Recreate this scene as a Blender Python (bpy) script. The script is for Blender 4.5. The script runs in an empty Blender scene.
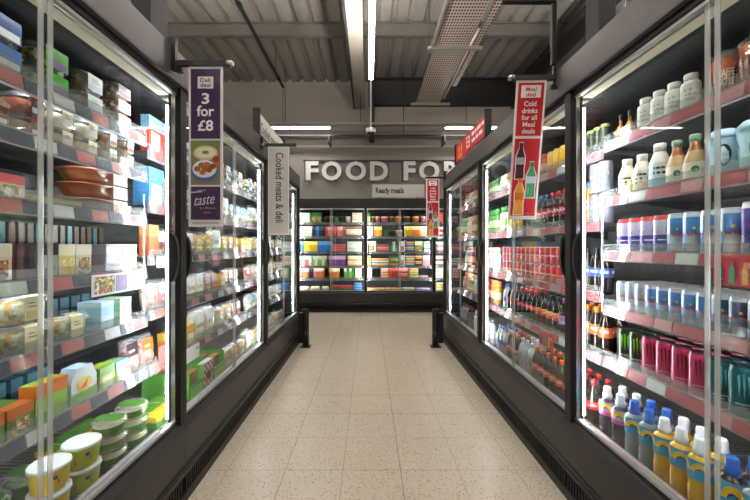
import bpy, math, random
from mathutils import Vector, Matrix
from math import sin, cos, pi, radians

# All sizes below are written in the units I measured the photograph in (eye height 1.55);
# one such unit is K metres.  Meshes and places are turned into metres as they are made.
K = 0.775
EYE = 1.55
rnd = random.Random(7)
SC = bpy.context.scene
COL = SC.collection

# ------------------------------------------------------------------ materials
def lin(c):
    c = c / 255.0
    return c / 12.92 if c <= 0.04045 else ((c + 0.055) / 1.055) ** 2.4
def rgb(h):
    return (lin(int(h[0:2], 16)), lin(int(h[2:4], 16)), lin(int(h[4:6], 16)), 1.0)
MATS = {}
def mat(h, rough=0.45, metal=0.0, coat=0.0):
    key = ('p', h, rough, metal, coat)
    if key in MATS: return MATS[key]
    m = bpy.data.materials.new('paint_' + h); m.use_nodes = True
    b = m.node_tree.nodes['Principled BSDF']
    b.inputs['Base Color'].default_value = rgb(h)
    b.inputs['Roughness'].default_value = rough
    b.inputs['Metallic'].default_value = metal
    if coat:
        b.inputs['Coat Weight'].default_value = coat
        b.inputs['Coat Roughness'].default_value = 0.08
    MATS[key] = m
    return m
def emit(h, s):
    key = ('e', h, s)
    if key in MATS: return MATS[key]
    m = bpy.data.materials.new('lamp_' + h); m.use_nodes = True
    b = m.node_tree.nodes['Principled BSDF']
    b.inputs['Base Color'].default_value = (0.8, 0.8, 0.8, 1)
    b.inputs['Emission Color'].default_value = rgb(h)
    b.inputs['Emission Strength'].default_value = s
    MATS[key] = m
    return m
def clear(name, tint='ffffff', body=0.0, f0=0.04, rough=0.0, diff='ffffff'):
    """thin clear sheet: see-through, with a Fresnel-like mirror part"""
    key = ('c', name)
    if key in MATS: return MATS[key]
    m = bpy.data.materials.new(name); m.use_nodes = True
    nt = m.node_tree; n = nt.nodes; l = nt.links
    n.clear()
    out = n.new('ShaderNodeOutputMaterial')
    tr = n.new('ShaderNodeBsdfTransparent'); tr.inputs[0].default_value = rgb(tint)
    gl = n.new('ShaderNodeBsdfGlossy'); gl.inputs['Roughness'].default_value = rough
    lw = n.new('ShaderNodeLayerWeight'); lw.inputs['Blend'].default_value = 0.5
    pw = n.new('ShaderNodeMath'); pw.operation = 'POWER'; pw.inputs[1].default_value = 5
    l.new(lw.outputs['Facing'], pw.inputs[0])
    ma = n.new('ShaderNodeMath'); ma.operation = 'MULTIPLY_ADD'
    ma.inputs[1].default_value = 1 - f0; ma.inputs[2].default_value = f0
    l.new(pw.outputs[0], ma.inputs[0])
    mx = n.new('ShaderNodeMixShader')
    l.new(ma.outputs[0], mx.inputs[0])
    base = tr
    if body:
        df = n.new('ShaderNodeBsdfDiffuse'); df.inputs[0].default_value = rgb(diff)
        m2 = n.new('ShaderNodeMixShader'); m2.inputs[0].default_value = body
        l.new(tr.outputs[0], m2.inputs[1]); l.new(df.outputs[0], m2.inputs[2]); base = m2
    l.new(base.outputs[0], mx.inputs[1]); l.new(gl.outputs[0], mx.inputs[2])
    l.new(mx.outputs[0], out.inputs[0])
    MATS[key] = m
    return m
def blotch(name, cols, scale=60.0, rough=0.5):
    """mixed food: cells of several colours"""
    key = ('b', name)
    if key in MATS: return MATS[key]
    m = bpy.data.materials.new(name); m.use_nodes = True
    nt = m.node_tree; n = nt.nodes; l = nt.links
    b = n['Principled BSDF']; b.inputs['Roughness'].default_value = rough
    tc = n.new('ShaderNodeTexCoord')
    vo = n.new('ShaderNodeTexVoronoi'); vo.inputs['Scale'].default_value = scale
    l.new(tc.outputs['Object'], vo.inputs['Vector'])
    sp = n.new('ShaderNodeSeparateColor'); l.new(vo.outputs['Color'], sp.inputs[0])
    cr = n.new('ShaderNodeValToRGB'); cr.color_ramp.interpolation = 'CONSTANT'
    e = cr.color_ramp.elements
    while len(e) < len(cols): e.new(0.5)
    for i, c in enumerate(cols):
        e[i].position = i / len(cols); e[i].color = rgb(c)
    l.new(sp.outputs[0], cr.inputs[0]); l.new(cr.outputs[0], b.inputs['Base Color'])
    bp = n.new('ShaderNodeBump'); bp.inputs['Strength'].default_value = 0.5; bp.inputs['Distance'].default_value = 0.004
    l.new(vo.outputs['Distance'], bp.inputs['Height']); l.new(bp.outputs[0], b.inputs['Normal'])
    MATS[key] = m
    return m

GLASS = clear('door_glass', 'f6faf8', 0.0, 0.035)
SEAL = clear('clear_seal', 'f6faf8', 0.12, 0.05, 0.03, 'eef2f0'); SEALE = clear('clear_seal_edge', 'f2f6f4', 0.28, 0.04, 0.1, 'f2f4f2')
FILM = clear('clear_film', 'f2f4f2', 0.10, 0.05, 0.05)
LIDC = clear('clear_lid', 'eef2ee', 0.12, 0.05, 0.08)
BLACK = mat('181617', 0.42)
BLACKG = mat('1b1a1b', 0.3)
GRAPH = mat('2f2c2d', 0.38)
HEADM = mat('55504e', 0.35, 0.25)
RUBBER = mat('121212', 0.6)
CHROME = mat('c9c9c6', 0.22, 0.9)
ALU = mat('b9bab8', 0.4, 0.8)
WHITE = mat('eeeeea', 0.5)
OFFW = mat('dcd8d0', 0.55)
SHELFM = mat('5a5a5e', 0.4, 0.3)
STRIPW = mat('d9d5dc', 0.35)
INNER = mat('3a3a3d', 0.5)
LEDM = emit('f4f8ff', 19.0); SHELF_FILL = emit('f6f9ff', 10.0)  # door-post strips, then an added fill for the shelf fronts
CANOPY_FILL = emit('fff6ea', 12.0)  # added fill for the top shelf goods
TUBE = emit('fff8f0', 20.0); UP_FILL = emit('fffaf4', 62.0)  # aisle tubes, then an added upward glow for the roof deck

# ------------------------------------------------------------------ mesh building
class MB:
    def __init__(s):
        s.v = []; s.f = []; s.mi = []; s.sm = []; s.mats = []
    def m(s, mt):
        if mt not in s.mats: s.mats.append(mt)
        return s.mats.index(mt)
    def face(s, idx, mt, smooth=False):
        s.f.append(idx); s.mi.append(s.m(mt)); s.sm.append(smooth)
    def poly(s, pts, mt):
        b = len(s.v); s.v += [tuple(p) for p in pts]
        s.face(list(range(b, b + len(pts))), mt)
        return s
    def box(s, x0, x1, y0, y1, z0, z1, mt, bev=0.0):
        if bev:
            rings = [rrect((x1 - x0) - 2 * i, (y1 - y0) - 2 * i, max(bev, .001), z, 2, (x0 + x1) / 2, (y0 + y1) / 2)
                     for z, i in ((z0, bev), (z0 + bev, 0), (z1 - bev, 0), (z1, bev))]
            return s.loft(rings, [mt] * 3, smooth=False)
        b = len(s.v)
        s.v += [(x0, y0, z0), (x1, y0, z0), (x1, y1, z0), (x0, y1, z0), (x0, y0, z1), (x1, y0, z1), (x1, y1, z1), (x0, y1, z1)]
        for q in ((0, 3, 2, 1), (4, 5, 6, 7), (0, 1, 5, 4), (1, 2, 6, 5), (2, 3, 7, 6), (3, 0, 4, 7)):
            s.face([b + i for i in q], mt)
        return s
    def prism(s, prof, x0, x1, mt):
        """(y,z) outline carried along x"""
        b = len(s.v); n = len(prof)
        s.v += [(x0, y, z) for y, z in prof] + [(x1, y, z) for y, z in prof]
        for i in range(n):
            j = (i + 1) % n
            s.face([b + i, b + j, b + n + j, b + n + i], mt)
        s.face([b + i for i in range(n)][::-1], mt); s.face([b + n + i for i in range(n)], mt)
        return s
    def loft(s, rings, mts, cap0=True, cap1=True, smooth=True, segf=None):
        """rings of equal length; mts: one material per band"""
        b = len(s.v); n = len(rings[0])
        for r in rings: s.v += [tuple(p) for p in r]
        for k in range(len(rings) - 1):
            for i in range(n):
                j = (i + 1) % n
                mt = mts[k] if segf is None else (segf(k, i) or mts[k])
                s.face([b + k * n + i, b + k * n + j, b + (k + 1) * n + j, b + (k + 1) * n + i], mt, smooth)
        if cap0: s.face([b + i for i in range(n)][::-1], mts[0])
        if cap1: s.face([b + (len(rings) - 1) * n + i for i in range(n)], mts[-1])
        return s
    def lathe(s, prof, mts, seg=14, cx=0, cy=0, **kw):
        return s.loft([circ(r, z, seg, cx, cy) for r, z in prof], mts, **kw)
    def rod(s, a, b, r, mt, seg=6):
        a = Vector(a); b = Vector(b); d = (b - a).normalized()
        u = d.orthogonal().normalized(); w = d.cross(u)
        ring = lambda c: [c + r * (cos(2 * pi * i / seg) * u + sin(2 * pi * i / seg) * w) for i in range(seg)]
        return s.loft([ring(a), ring(b)], [mt], smooth=True)
    def text(s, t, h, cx, cz, mt, fn, bold=0.0, w=None, align='c'):
        """letters of cap height h centred on (cx, cz) in a 2-D plane that fn(x,z) carries into space"""
        vs, fs = glyphs(t, bold)
        x0 = min(v[0] for v in vs); x1 = max(v[0] for v in vs)
        sc = h / 0.7
        sx = sc if w is None else w / (x1 - x0)
        ax = {'c': (x0 + x1) / 2, 'l': x0, 'r': x1}[align]
        b = len(s.v)
        s.v += [tuple(fn(cx + (v[0] - ax) * sx, cz + (v[1] - 0.35) * sc)) for v in vs]
        for f in fs: s.face([b + i for i in f], mt)
        return s
    def shape(s, pts, mt, fn):
        return s.poly([fn(x, z) for x, z in pts], mt)
    def mesh(s, name):
        me = bpy.data.meshes.new(name)
        me.from_pydata([(x * K, y * K, z * K) for x, y, z in s.v], [], s.f)
        for mt in s.mats: me.materials.append(mt)
        me.polygons.foreach_set('material_index', s.mi)
        me.polygons.foreach_set('use_smooth', s.sm)
        me.update()
        return me
def circ(r, z, n=14, cx=0, cy=0, ph=0.0):
    # starts at the front (-y) and runs counter-clockwise
    return [(cx + r * sin(2 * pi * i / n + ph), cy - r * cos(2 * pi * i / n + ph), z) for i in range(n)]
def rrect(w, d, r, z, n=3, cx=0, cy=0):
    r = min(r, w / 2 - 1e-4, d / 2 - 1e-4)
    out = []
    for qx, qy, a0 in ((1, -1, -pi / 2), (1, 1, 0), (-1, 1, pi / 2), (-1, -1, pi)):
        for i in range(n + 1):
            a = a0 + (pi / 2) * i / n
            out.append((cx + qx * (w / 2 - r) + r * cos(a), cy + qy * (d / 2 - r) + r * sin(a), z))
    return out
_gl = {}
def glyphs(t, bold):
    k = (t, bold)
    if k not in _gl:
        cu = bpy.data.curves.new('lettering', 'FONT')
        cu.body = t; cu.size = 1.0; cu.offset = bold; cu.resolution_u = 3
        ob = bpy.data.objects.new('lettering', cu)
        me = bpy.data.meshes.new_from_object(ob)
        vs = [tuple(v.co) for v in me.vertices]; fs = [list(p.vertices) for p in me.polygons]
        bpy.data.objects.remove(ob); bpy.data.meshes.remove(me); bpy.data.curves.remove(cu)
        _gl[k] = (vs, fs)
    return _gl[k]
def flat(y):                       # a plane that faces -y
    return lambda x, z: (x, y, z)
def wrap(r, a0=0.0):               # round a cylinder, a0 = where s=0 looks (0 is the front)
    return lambda x, z: (r * sin(x / r + a0), -r * cos(x / r + a0), z)

# ------------------------------------------------------------------ objects
def link(name, me, parent=None, loc=(0, 0, 0), rz=0.0, rot=None):
    o = bpy.data.objects.new(name, me); COL.objects.link(o)
    if parent is not None: o.parent = parent
    o.location = tuple(c * K for c in loc)
    o.rotation_euler = rot if rot is not None else (0, 0, rz)
    return o
def ob(name, mb, parent=None, loc=(0, 0, 0), rz=0.0, rot=None):
    return link(name, mb.mesh(name), parent, loc, rz, rot)
def tag(o, label, cat, group=None, kind=None):
    n = len(label.split())
    if not 4 <= n <= 16: print('BADLABEL', n, label)
    o['label'] = label; o['category'] = cat
    if group: o['group'] = group
    if kind: o['kind'] = kind
    return o
def thing(name, label, cat, loc=(0, 0, 0), rz=0.0, group=None, rot=None):
    return tag(link(name, None, None, loc, rz, rot), label, cat, group)
def struct(name, mb, loc=(0, 0, 0), rz=0.0, label=None, cat=None):
    o = ob(name, mb, None, loc, rz); o['kind'] = 'structure'
    if label: o['label'] = label; o['category'] = cat
    return o
# ------------------------------------------------------------------ camera
cam = bpy.data.cameras.new('camera'); camo = bpy.data.objects.new('camera', cam); COL.objects.link(camo)
camo.location = (0, 0, EYE * K); camo.rotation_euler = (pi / 2, 0, 0)
cam.sensor_width = 36.0; cam.lens = 340 / 750 * 36.0
cam.shift_x = 6.5 / 750; cam.shift_y = -3.0 / 750
cam.clip_start = 0.02
SC.camera = camo
SC.view_settings.view_transform = 'Standard'; SC.view_settings.look = 'None'
SC.view_settings.exposure = 1.5; SC.view_settings.gamma = 1.0
SC.cycles.transparent_max_bounces = 32
SC.cycles.max_bounces = 10
w = bpy.data.worlds.new('store_air'); SC.world = w; w.use_nodes = True
w.node_tree.nodes['Background'].inputs[0].default_value = (0.9, 0.92, 1, 1)
w.node_tree.nodes['Background'].inputs[1].default_value = 0.05

# ------------------------------------------------------------------ floor / walls / ceiling
def floor_mat():
    m = bpy.data.materials.new('terrazzo_tiles'); m.use_nodes = True
    nt = m.node_tree; n = nt.nodes; l = nt.links
    b = n['Principled BSDF']
    tc = n.new('ShaderNodeTexCoord'); sx = n.new('ShaderNodeSeparateXYZ')
    l.new(tc.outputs['Object'], sx.inputs[0])
    T = 0.4 * K
    def M(op, a, bb=None, c=None):
        q = n.new('ShaderNodeMath'); q.operation = op
        for i, v in enumerate((a, bb, c)):
            if v is None: continue
            if isinstance(v, (int, float)): q.inputs[i].default_value = v
            else: l.new(v, q.inputs[i])
        return q.outputs[0]
    def joint(c, off):
        f = M('FRACT', M('ADD', M('DIVIDE', M('ADD', c, off * K), T), 50.0))
        d = M('ABSOLUTE', M('SUBTRACT', f, 0.5))
        wn = n.new('ShaderNodeTexWhiteNoise'); wn.noise_dimensions = '1D'
        l.new(M('FLOOR', M('ADD', M('ADD', M('DIVIDE', M('ADD', c, off * K), T), 50.0), 0.5)), wn.inputs['W'])
        return M('MULTIPLY', M('GREATER_THAN', d, 0.5 - 0.006), M('MULTIPLY_ADD', wn.outputs['Value'], 0.7, 0.5))
    j = M('MAXIMUM', joint(sx.outputs[0], -0.2225), joint(sx.outputs[1], -0.363))
    v1 = n.new('ShaderNodeTexVoronoi'); v1.inputs['Scale'].default_value = 95
    l.new(tc.outputs['Object'], v1.inputs['Vector'])
    v2 = n.new('ShaderNodeTexVoronoi'); v2.inputs['Scale'].default_value = 200
    l.new(tc.outputs['Object'], v2.inputs['Vector'])
    s1 = n.new('ShaderNodeSeparateColor'); l.new(v1.outputs['Color'], s1.inputs[0])
    s2 = n.new('ShaderNodeSeparateColor'); l.new(v2.outputs['Color'], s2.inputs[0])
    dark = M('MULTIPLY', M('GREATER_THAN', s1.outputs[0], 0.78), M('LESS_THAN', v1.outputs['Distance'], 0.42))
    dark2 = M('MULTIPLY', M('GREATER_THAN', s2.outputs[0], 0.55), M('LESS_THAN', v2.outputs['Distance'], 0.5))
    no = n.new('ShaderNodeTexNoise'); no.inputs['Scale'].default_value = 3.0
    l.new(tc.outputs['Object'], no.inputs['Vector'])
    def mixc(f, a, bb):
        q = n.new('ShaderNodeMix'); q.data_type = 'RGBA'
        if isinstance(f, (int, float)): q.inputs[0].default_value = f
        else: l.new(f, q.inputs[0])
        for i, v in ((6, a), (7, bb)):
            if isinstance(v, tuple): q.inputs[i].default_value = v
            else: l.new(v, q.inputs[i])
        return q.outputs[2]
    c = mixc(no.outputs['Fac'], rgb('dacdb9'), rgb('e3d8c6'))
    c = mixc(M('MULTIPLY', dark, 0.6), c, rgb('8a7d6e'))
    c = mixc(M('MULTIPLY', dark2, 0.35), c, rgb('9c8f7f'))
    c = mixc(M('MULTIPLY', j, 0.75), c, rgb('7a6d5e'))
    l.new(c, b.inputs['Base Color'])
    b.inputs['Roughness'].default_value = 0.27
    return m
struct('floor', MB().box(-9, 9, -5, 9.3, -0.1, 0, floor_mat()), label='speckled cream terrazzo floor tiles of the aisle', cat='floor')

WALL = mat('a39c94', 0.75); WALL2 = mat('97918a', 0.75)
struct('wall_back', MB().box(-9.2, 9.2, 9.3, 9.5, -0.1, 6.3, WALL))
struct('wall_front', MB().box(-9.2, 9.2, -5.2, -5, -0.1, 6.3, WALL))
struct('wall_left', MB().box(-9.2, -9, -5, 9.3, -0.1, 6.3, WALL))
struct('wall_right', MB().box(9, 9.2, -5, 9.3, -0.1, 6.3, WALL))
struct('trim_1', MB().box(-8.9, 8.9, 9.12, 9.29, 2.75, 4.22, WALL2).box(-8.9, 8.9, 9.1, 9.29, 4.22, 4.27, mat('c2bcb3', .6)))

def deck_sheet():
    mb = MB(); CM = mat('8f8a84', 0.6, 0.15)
    P = 0.33; x = -9.0; prof = []
    while x < 9.0:
        prof += [(x, 6.06), (x + 0.19, 6.06), (x + 0.235, 6.13), (x + 0.285, 6.13)]
        x += P
    b = len(mb.v)
    for y in (-5, 9.29):
        mb.v += [(px, y, pz) for px, pz in prof]
    n = len(prof)
    for i in range(n - 1):
        mb.face([b + i, b + n + i, b + n + i + 1, b + i + 1], CM)
    mb.box(-9.1, 9.1, -5, 9.29, 6.16, 6.25, CM)
    return mb
struct('ceiling', deck_sheet(), label='grey corrugated metal roof deck over the aisle', cat='ceiling')
PUR = mat('6b6660', 0.5, 0.3); STEEL = mat('3d3b3a', 0.45, 0.3); CREAM = mat('9c948a', 0.6)
def ibeam(x0, x1, y0, y1, z0, z1, m, along):
    mb = MB(); t = 0.02
    if along == 'x':
        c = (y0 + y1) / 2
        mb.box(x0, x1, y0, y1, z0, z0 + t, m).box(x0, x1, y0, y1, z1 - t, z1, m).box(x0, x1, c - .015, c + .015, z0 + t, z1 - t, m)
    else:
        c = (x0 + x1) / 2
        mb.box(x0, x1, y0, y1, z0, z0 + t, m).box(x0, x1, y0, y1, z1 - t, z1, m).box(c - .015, c + .015, y0, y1, z0 + t, z1 - t, m)
    return mb
for i, (y, z) in enumerate(((6.85, 5.78), (3.2, 5.78), (-0.5, 5.78))):
    struct('beam_purlin' if i == 0 else 'beam_purlin.%03d' % i, ibeam(-8.9, 8.9, y - .06, y + .06, z, 6.05, PUR, 'x'))
struct('beam_rafter', ibeam(-4.35, -4.1, -4.9, 6.7, 5.45, 5.77, STEEL, 'y'))
struct('beam_rafter.001', ibeam(3.75, 4.1, -4.9, 9.0, 5.2, 5.77, STEEL, 'y'))
struct('beam_end', ibeam(0.0, 8.9, 9.0, 9.28, 5.3, 6.04, STEEL, 'x'))
struct('beam_box', MB().box(-0.36, -0.10, -4.9, 9.05, 5.3, 5.77, CREAM).box(-0.40, -0.36, -4.9, 9.05, 5.22, 5.77, STEEL))
struct('beam_ledge', MB().box(0.0, 8.9, 9.05, 9.28, 4.85, 5.28, mat('aca59b', .7)))
struct('column_duct', MB().box(0.02, 0.16, 8.9, 9.04, 4.3, 6.0, STEEL, 0.02))

# ceiling services -------------------------------------------------------------
def luminaire(x, y, z, length, rz, label, group, wires=True):
    t = thing('ceiling_light', label, 'light', (x, y, z), rz, group)
    ob('housing', MB().prism([(-.038, .012), (.038, .012), (.036, .07), (-.036, .07)], 0, length, mat('d5d2cc', .5)), t)
    if wires: ob('added_uplight', MB().box(.05, length - .05, -.035, .035, .076, .082, UP_FILL), t)  # glow strip added on top of the housing to brighten the ceiling
    ob('diffuser', MB().prism([(-.03, 0), (.03, 0), (.036, .011), (-.036, .011)], .01, length - .01, TUBE), t)
    for k in (.25, .75):
        if wires: ob('suspension_wire', MB().rod((length * k, 0, .075), (length * k, 0, 6.05 - z), .006, STEEL), t)
    return t
Y90 = pi / 2
luminaire(0.045, 3.35, 4.5, 2.65, Y90, 'long white strip light hanging along the middle of the aisle', 'strip lights')
luminaire(0.045, -0.2, 4.5, 2.65, Y90, 'long strip light hanging over the near end of aisle', 'strip lights')
luminaire(-3.25, 2.55, 4.5, 2.65, Y90, 'strip light above left chillers, beyond the dark post', 'strip lights')
luminaire(3.5, 2.65, 4.5, 2.65, Y90, 'strip light above right coolers, beyond the dark post', 'strip lights')
luminaire(-3.25, -1.2, 4.5, 2.65, Y90, 'strip light over the near left chillers roof', 'strip lights')
luminaire(3.5, -1.2, 4.5, 2.65, Y90, 'strip light over the near right coolers roof', 'strip lights')
luminaire(0.045, -3.8, 4.5, 2.65, Y90, 'strip light hanging over aisle behind the viewer', 'strip lights')
for x, lb in ((-2.37, 'strip light across the far aisle, left of the wall letters'), (1.88, 'strip light across the far aisle, above the red header sign'),
              (-5.6, 'strip light across the far aisle, behind left chillers'), (4.9, 'strip light across the far aisle, behind right coolers')):
    luminaire(x, 8.36, 4.47, 1.43, 0, lb, 'strip lights across the far aisle', False)
tr = thing('lighting_trunking', 'thin pale trunking rail running above the far aisle', 'rail', (0, 8.36, 4.56))
ob('rail', MB().box(-8.8, 8.8, -.03, .03, 0, .05, mat('b9b3aa', .5)), tr)
for x in (-6, -2.05, -.2, 2.4, 6): ob('drop_rod', MB().rod((x, 0, .051), (x, 0, 1.495), .008, STEEL), tr)

cam_t = thing('dome_camera', 'small white dome security camera on a thin drop pole', 'camera', (0.045, 6.85, 3.80))
ob('pole', MB().rod((0, 0, .152), (0, 0, 1.98), .018, OFFW), cam_t)
ob('housing', MB().lathe([(.09, .05), (.10, .07), (.10, .13), (.03, .15)], [OFFW] * 3), cam_t)
ob('dome', MB().lathe([(.02, 0), (.06, .012), (.08, .05)], [mat('2a2a2c', .15)] * 2), cam_t)

sp = thing('sprinkler_pipe', 'black sprinkler pipe under the roof, left of the box beam', 'pipe', (-2.11, 0, 5.5))
ob('pipe', MB().rod((0, -4.8, 0), (0, 8.4, 0), .035, mat('0e0d0d', .5), 10), sp)
for y in (2, 5.5, 7.9): ob('coupling', MB().rod((0, y, 0), (0, y + .12, 0), .045, BLACK, 10), sp)
for y in (1, 4.5, 7.7): ob('hanger', MB().rod((0, y, .03), (0, y, .54), .008, STEEL), sp)
hw = thing('hanging_wire', 'thin wire dropping from the end of sprinkler pipe', 'wire', (-2.11, 8.37, 4.62))
ob('wire', MB().rod((0, 0, 0), (0, 0, .84), .006, STEEL), hw)

def perforated_mat():
    m = bpy.data.materials.new('perforated_zinc'); m.use_nodes = True
    nt = m.node_tree; n = nt.nodes; l = nt.links; b = n['Principled BSDF']
    tc = n.new('ShaderNodeTexCoord')
    mp = n.new('ShaderNodeMapping'); mp.inputs['Scale'].default_value = (30, 19, 1); l.new(tc.outputs['Object'], mp.inputs[0])
    vo = n.new('ShaderNodeTexVoronoi'); vo.inputs['Scale'].default_value = 1; vo.inputs['Randomness'].default_value = 0.0
    l.new(mp.outputs[0], vo.inputs['Vector'])
    lt = n.new('ShaderNodeMath'); lt.operation = 'LESS_THAN'; lt.inputs[1].default_value = 0.32
    l.new(vo.outputs['Distance'], lt.inputs[0])
    mx = n.new('ShaderNodeMix'); mx.data_type = 'RGBA'; l.new(lt.outputs[0], mx.inputs[0])
    mx.inputs[6].default_value = rgb('c9b8b0'); mx.inputs[7].default_value = rgb('2a2624')
    l.new(mx.outputs[2], b.inputs['Base Color']); b.inputs['Roughness'].default_value = .4; b.inputs['Metallic'].default_value = .35
    return m
PERF = perforated_mat(); ZINC = mat('a8a39c', .4, .6)
ct = thing('cable_tray', 'wide perforated metal cable tray hanging along the ceiling', 'cable tray', (1.15, 0, 5.0))
ob('tray', MB().box(0, .55, -4.8, 8.3, 0, .012, PERF).box(0, .012, -4.8, 8.3, .012, .07, ZINC).box(.538, .55, -4.8, 8.3, .012, .07, ZINC), ct)
ob('side_channel', MB().box(.64, .74, -4.8, 7.3, .0, .012, PERF).box(.64, .65, -4.8, 7.3, .012, .06, ZINC).box(.73, .74, -4.8, 7.3, .012, .06, ZINC), ct)
ob('conduit', MB().rod((-.05, -4.8, .0), (-.05, 6.0, .0), .035, ZINC, 10), ct)
ob('conduit', MB().rod((.60, 5.4, .01), (.60, 7.9, .01), .025, mat('d0ccc6', .35, .5), 8), ct)
for y in (-2, 2.2, 5.85, 8.15):
    ob('bracket', MB().box(-.13, .80, y - .03, y + .03, -.055, -.002, ZINC), ct)
    for x in (-.1, .77): ob('drop_rod', MB().rod((x, y, -.05), (x, y, 1.04), .01, STEEL), ct)
ob('red_tag', MB().box(.72, .745, 5.6, 5.63, -.02, .16, mat('a03030', .5)), ct)

cb = thing('cable_basket', 'wire mesh cable basket running along the far wall', 'cable basket', (0, 8.75, 4.38))
mb = MB(); WIRE = mat('4a4744', .5, .4)
for k in range(7): mb.rod((-8.8, -.15 + k * .05, 0), (8.8, -.15 + k * .05, 0), .005, WIRE, 4)
for zz in (.05, .1):
    for yy in (-.15, .15): mb.rod((-8.8, yy, zz), (8.8, yy, zz), .005, WIRE, 4)
x = -8.8
while x < 8.8:
    mb.rod((x, -.15, .0), (x, .15, 0), .004, WIRE, 4); mb.rod((x, -.15, 0), (x, -.15, .1), .004, WIRE, 4); x += .11
ob('basket', mb, cb)
ob('front_rail', MB().box(-8.8, 8.8, -.19, -.165, -.03, .0, STEEL), cb)
for x in (-6.2, -1.02, 1.9, 3.4, 7): ob('clip', MB().box(x, x + .05, -.2, .2, -.2, .0, STEEL), cb)
for x in (-4, 0.9, 5.2): ob('drop_rod', MB().rod((x, .0, .0), (x, .0, 1.65), .01, STEEL), cb)

# dark service posts that rise from the case roofs
for (x0, x1, y0, y1, lb) in ((-1.305, -1.20, 1.867, 2.035, 'dark square post rising above the left chiller roof'),
                             (1.32, 1.42, 1.95, 2.07, 'dark square post rising above the right cooler roof')):
    t = thing('service_post', lb, 'post', ((x0 + x1) / 2, (y0 + y1) / 2, 2.705))
    wx = (x1 - x0) / 2; wy = (y1 - y0) / 2
    ob('post', MB().box(-wx, wx, -wy, wy, .012, 2.2, mat('0c0b0c', .6), .006), t)
    ob('foot_plate', MB().box(-wx - .04, wx + .04, -wy - .04, wy + .04, 0, .012, STEEL), t)

# letters on the far wall --------------------------------------------------------
fs = thing('wall_lettering', 'big white FOOD FOR letters on the far grey wall', 'sign', (0, 9.05, 0))
LET = mat('e8e6e2', .5); LSIDE = mat('3b3a3a', .5)
def solid_letter(ch, x0, x1, z0, z1):
    vs, f_ = glyphs(ch, .035)
    ax = min(v[0] for v in vs); bx = max(v[0] for v in vs); az = min(v[1] for v in vs); bz = max(v[1] for v in vs)
    mb = MB(); n = len(vs)
    P = [(x0 + (v[0] - ax) / (bx - ax) * (x1 - x0), z0 + (v[1] - az) / (bz - az) * (z1 - z0)) for v in vs]
    mb.v = [(x, -.05, z) for x, z in P] + [(x, 0, z) for x, z in P]
    ed = {}
    for f in f_:
        mb.face(list(f), LET); mb.face([i + n for i in f][::-1], LSIDE)
        for i in range(len(f)):
            a, b = f[i], f[(i + 1) % len(f)]
            if (b, a) in ed: del ed[(b, a)]
            else: ed[(a, b)] = 1
    for a, b in ed: mb.face([b, a, a + n, b + n], LSIDE)
    return mb
PX = lambda x: (x - 368.5) * 9.0 / 340
for ch, a, b in (('F', 305.6, 318.5), ('O', 321.5, 341.5), ('O', 345.6, 366), ('D', 370, 388), ('F', 403.6, 415.5), ('O', 419, 439.5), ('R', 444, 461)):
    ob('letter', solid_letter(ch, PX(a), PX(b), 3.31, 3.82), fs)
ob('mounting_rail', MB().box(PX(303), PX(470), .0, .03, 3.82, 3.87, LSIDE), fs)
for x in (304, 335, 388, 402, 462): ob('rail_bracket', MB().box(PX(x), PX(x) + .02, .03, .06, 3.3, 3.86, LSIDE), fs)
# ------------------------------------------------------------------ glass-door cases
ZB, ZT, ZH = 0.50, 2.49, 2.70
NAVY = mat('3d3858', .4); CORAL = mat('d9706e', .4); REDT = mat('c9414f', .4); PINKT = mat('e0959c', .4); TICKW = mat('e6e3e6', .4)
GRILLE = None
def honeycomb():
    m = bpy.data.materials.new('honeycomb_air_grille'); m.use_nodes = True
    nt = m.node_tree; n = nt.nodes; l = nt.links; b = n['Principled BSDF']
    tc = n.new('ShaderNodeTexCoord')
    vo = n.new('ShaderNodeTexVoronoi'); vo.inputs['Scale'].default_value = 130; vo.inputs['Randomness'].default_value = .1
    l.new(tc.outputs['Object'], vo.inputs['Vector'])
    cr = n.new('ShaderNodeValToRGB'); cr.color_ramp.elements[0].color = rgb('c8c0a0'); cr.color_ramp.elements[1].color = rgb('e6dfc6')
    cr.color_ramp.elements[1].position = .6
    l.new(vo.outputs['Distance'], cr.inputs[0]); l.new(cr.outputs[0], b.inputs['Base Color'])
    b.inputs['Roughness'].default_value = .6
    return m
GRILLE = honeycomb()
_cm = {}
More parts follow.
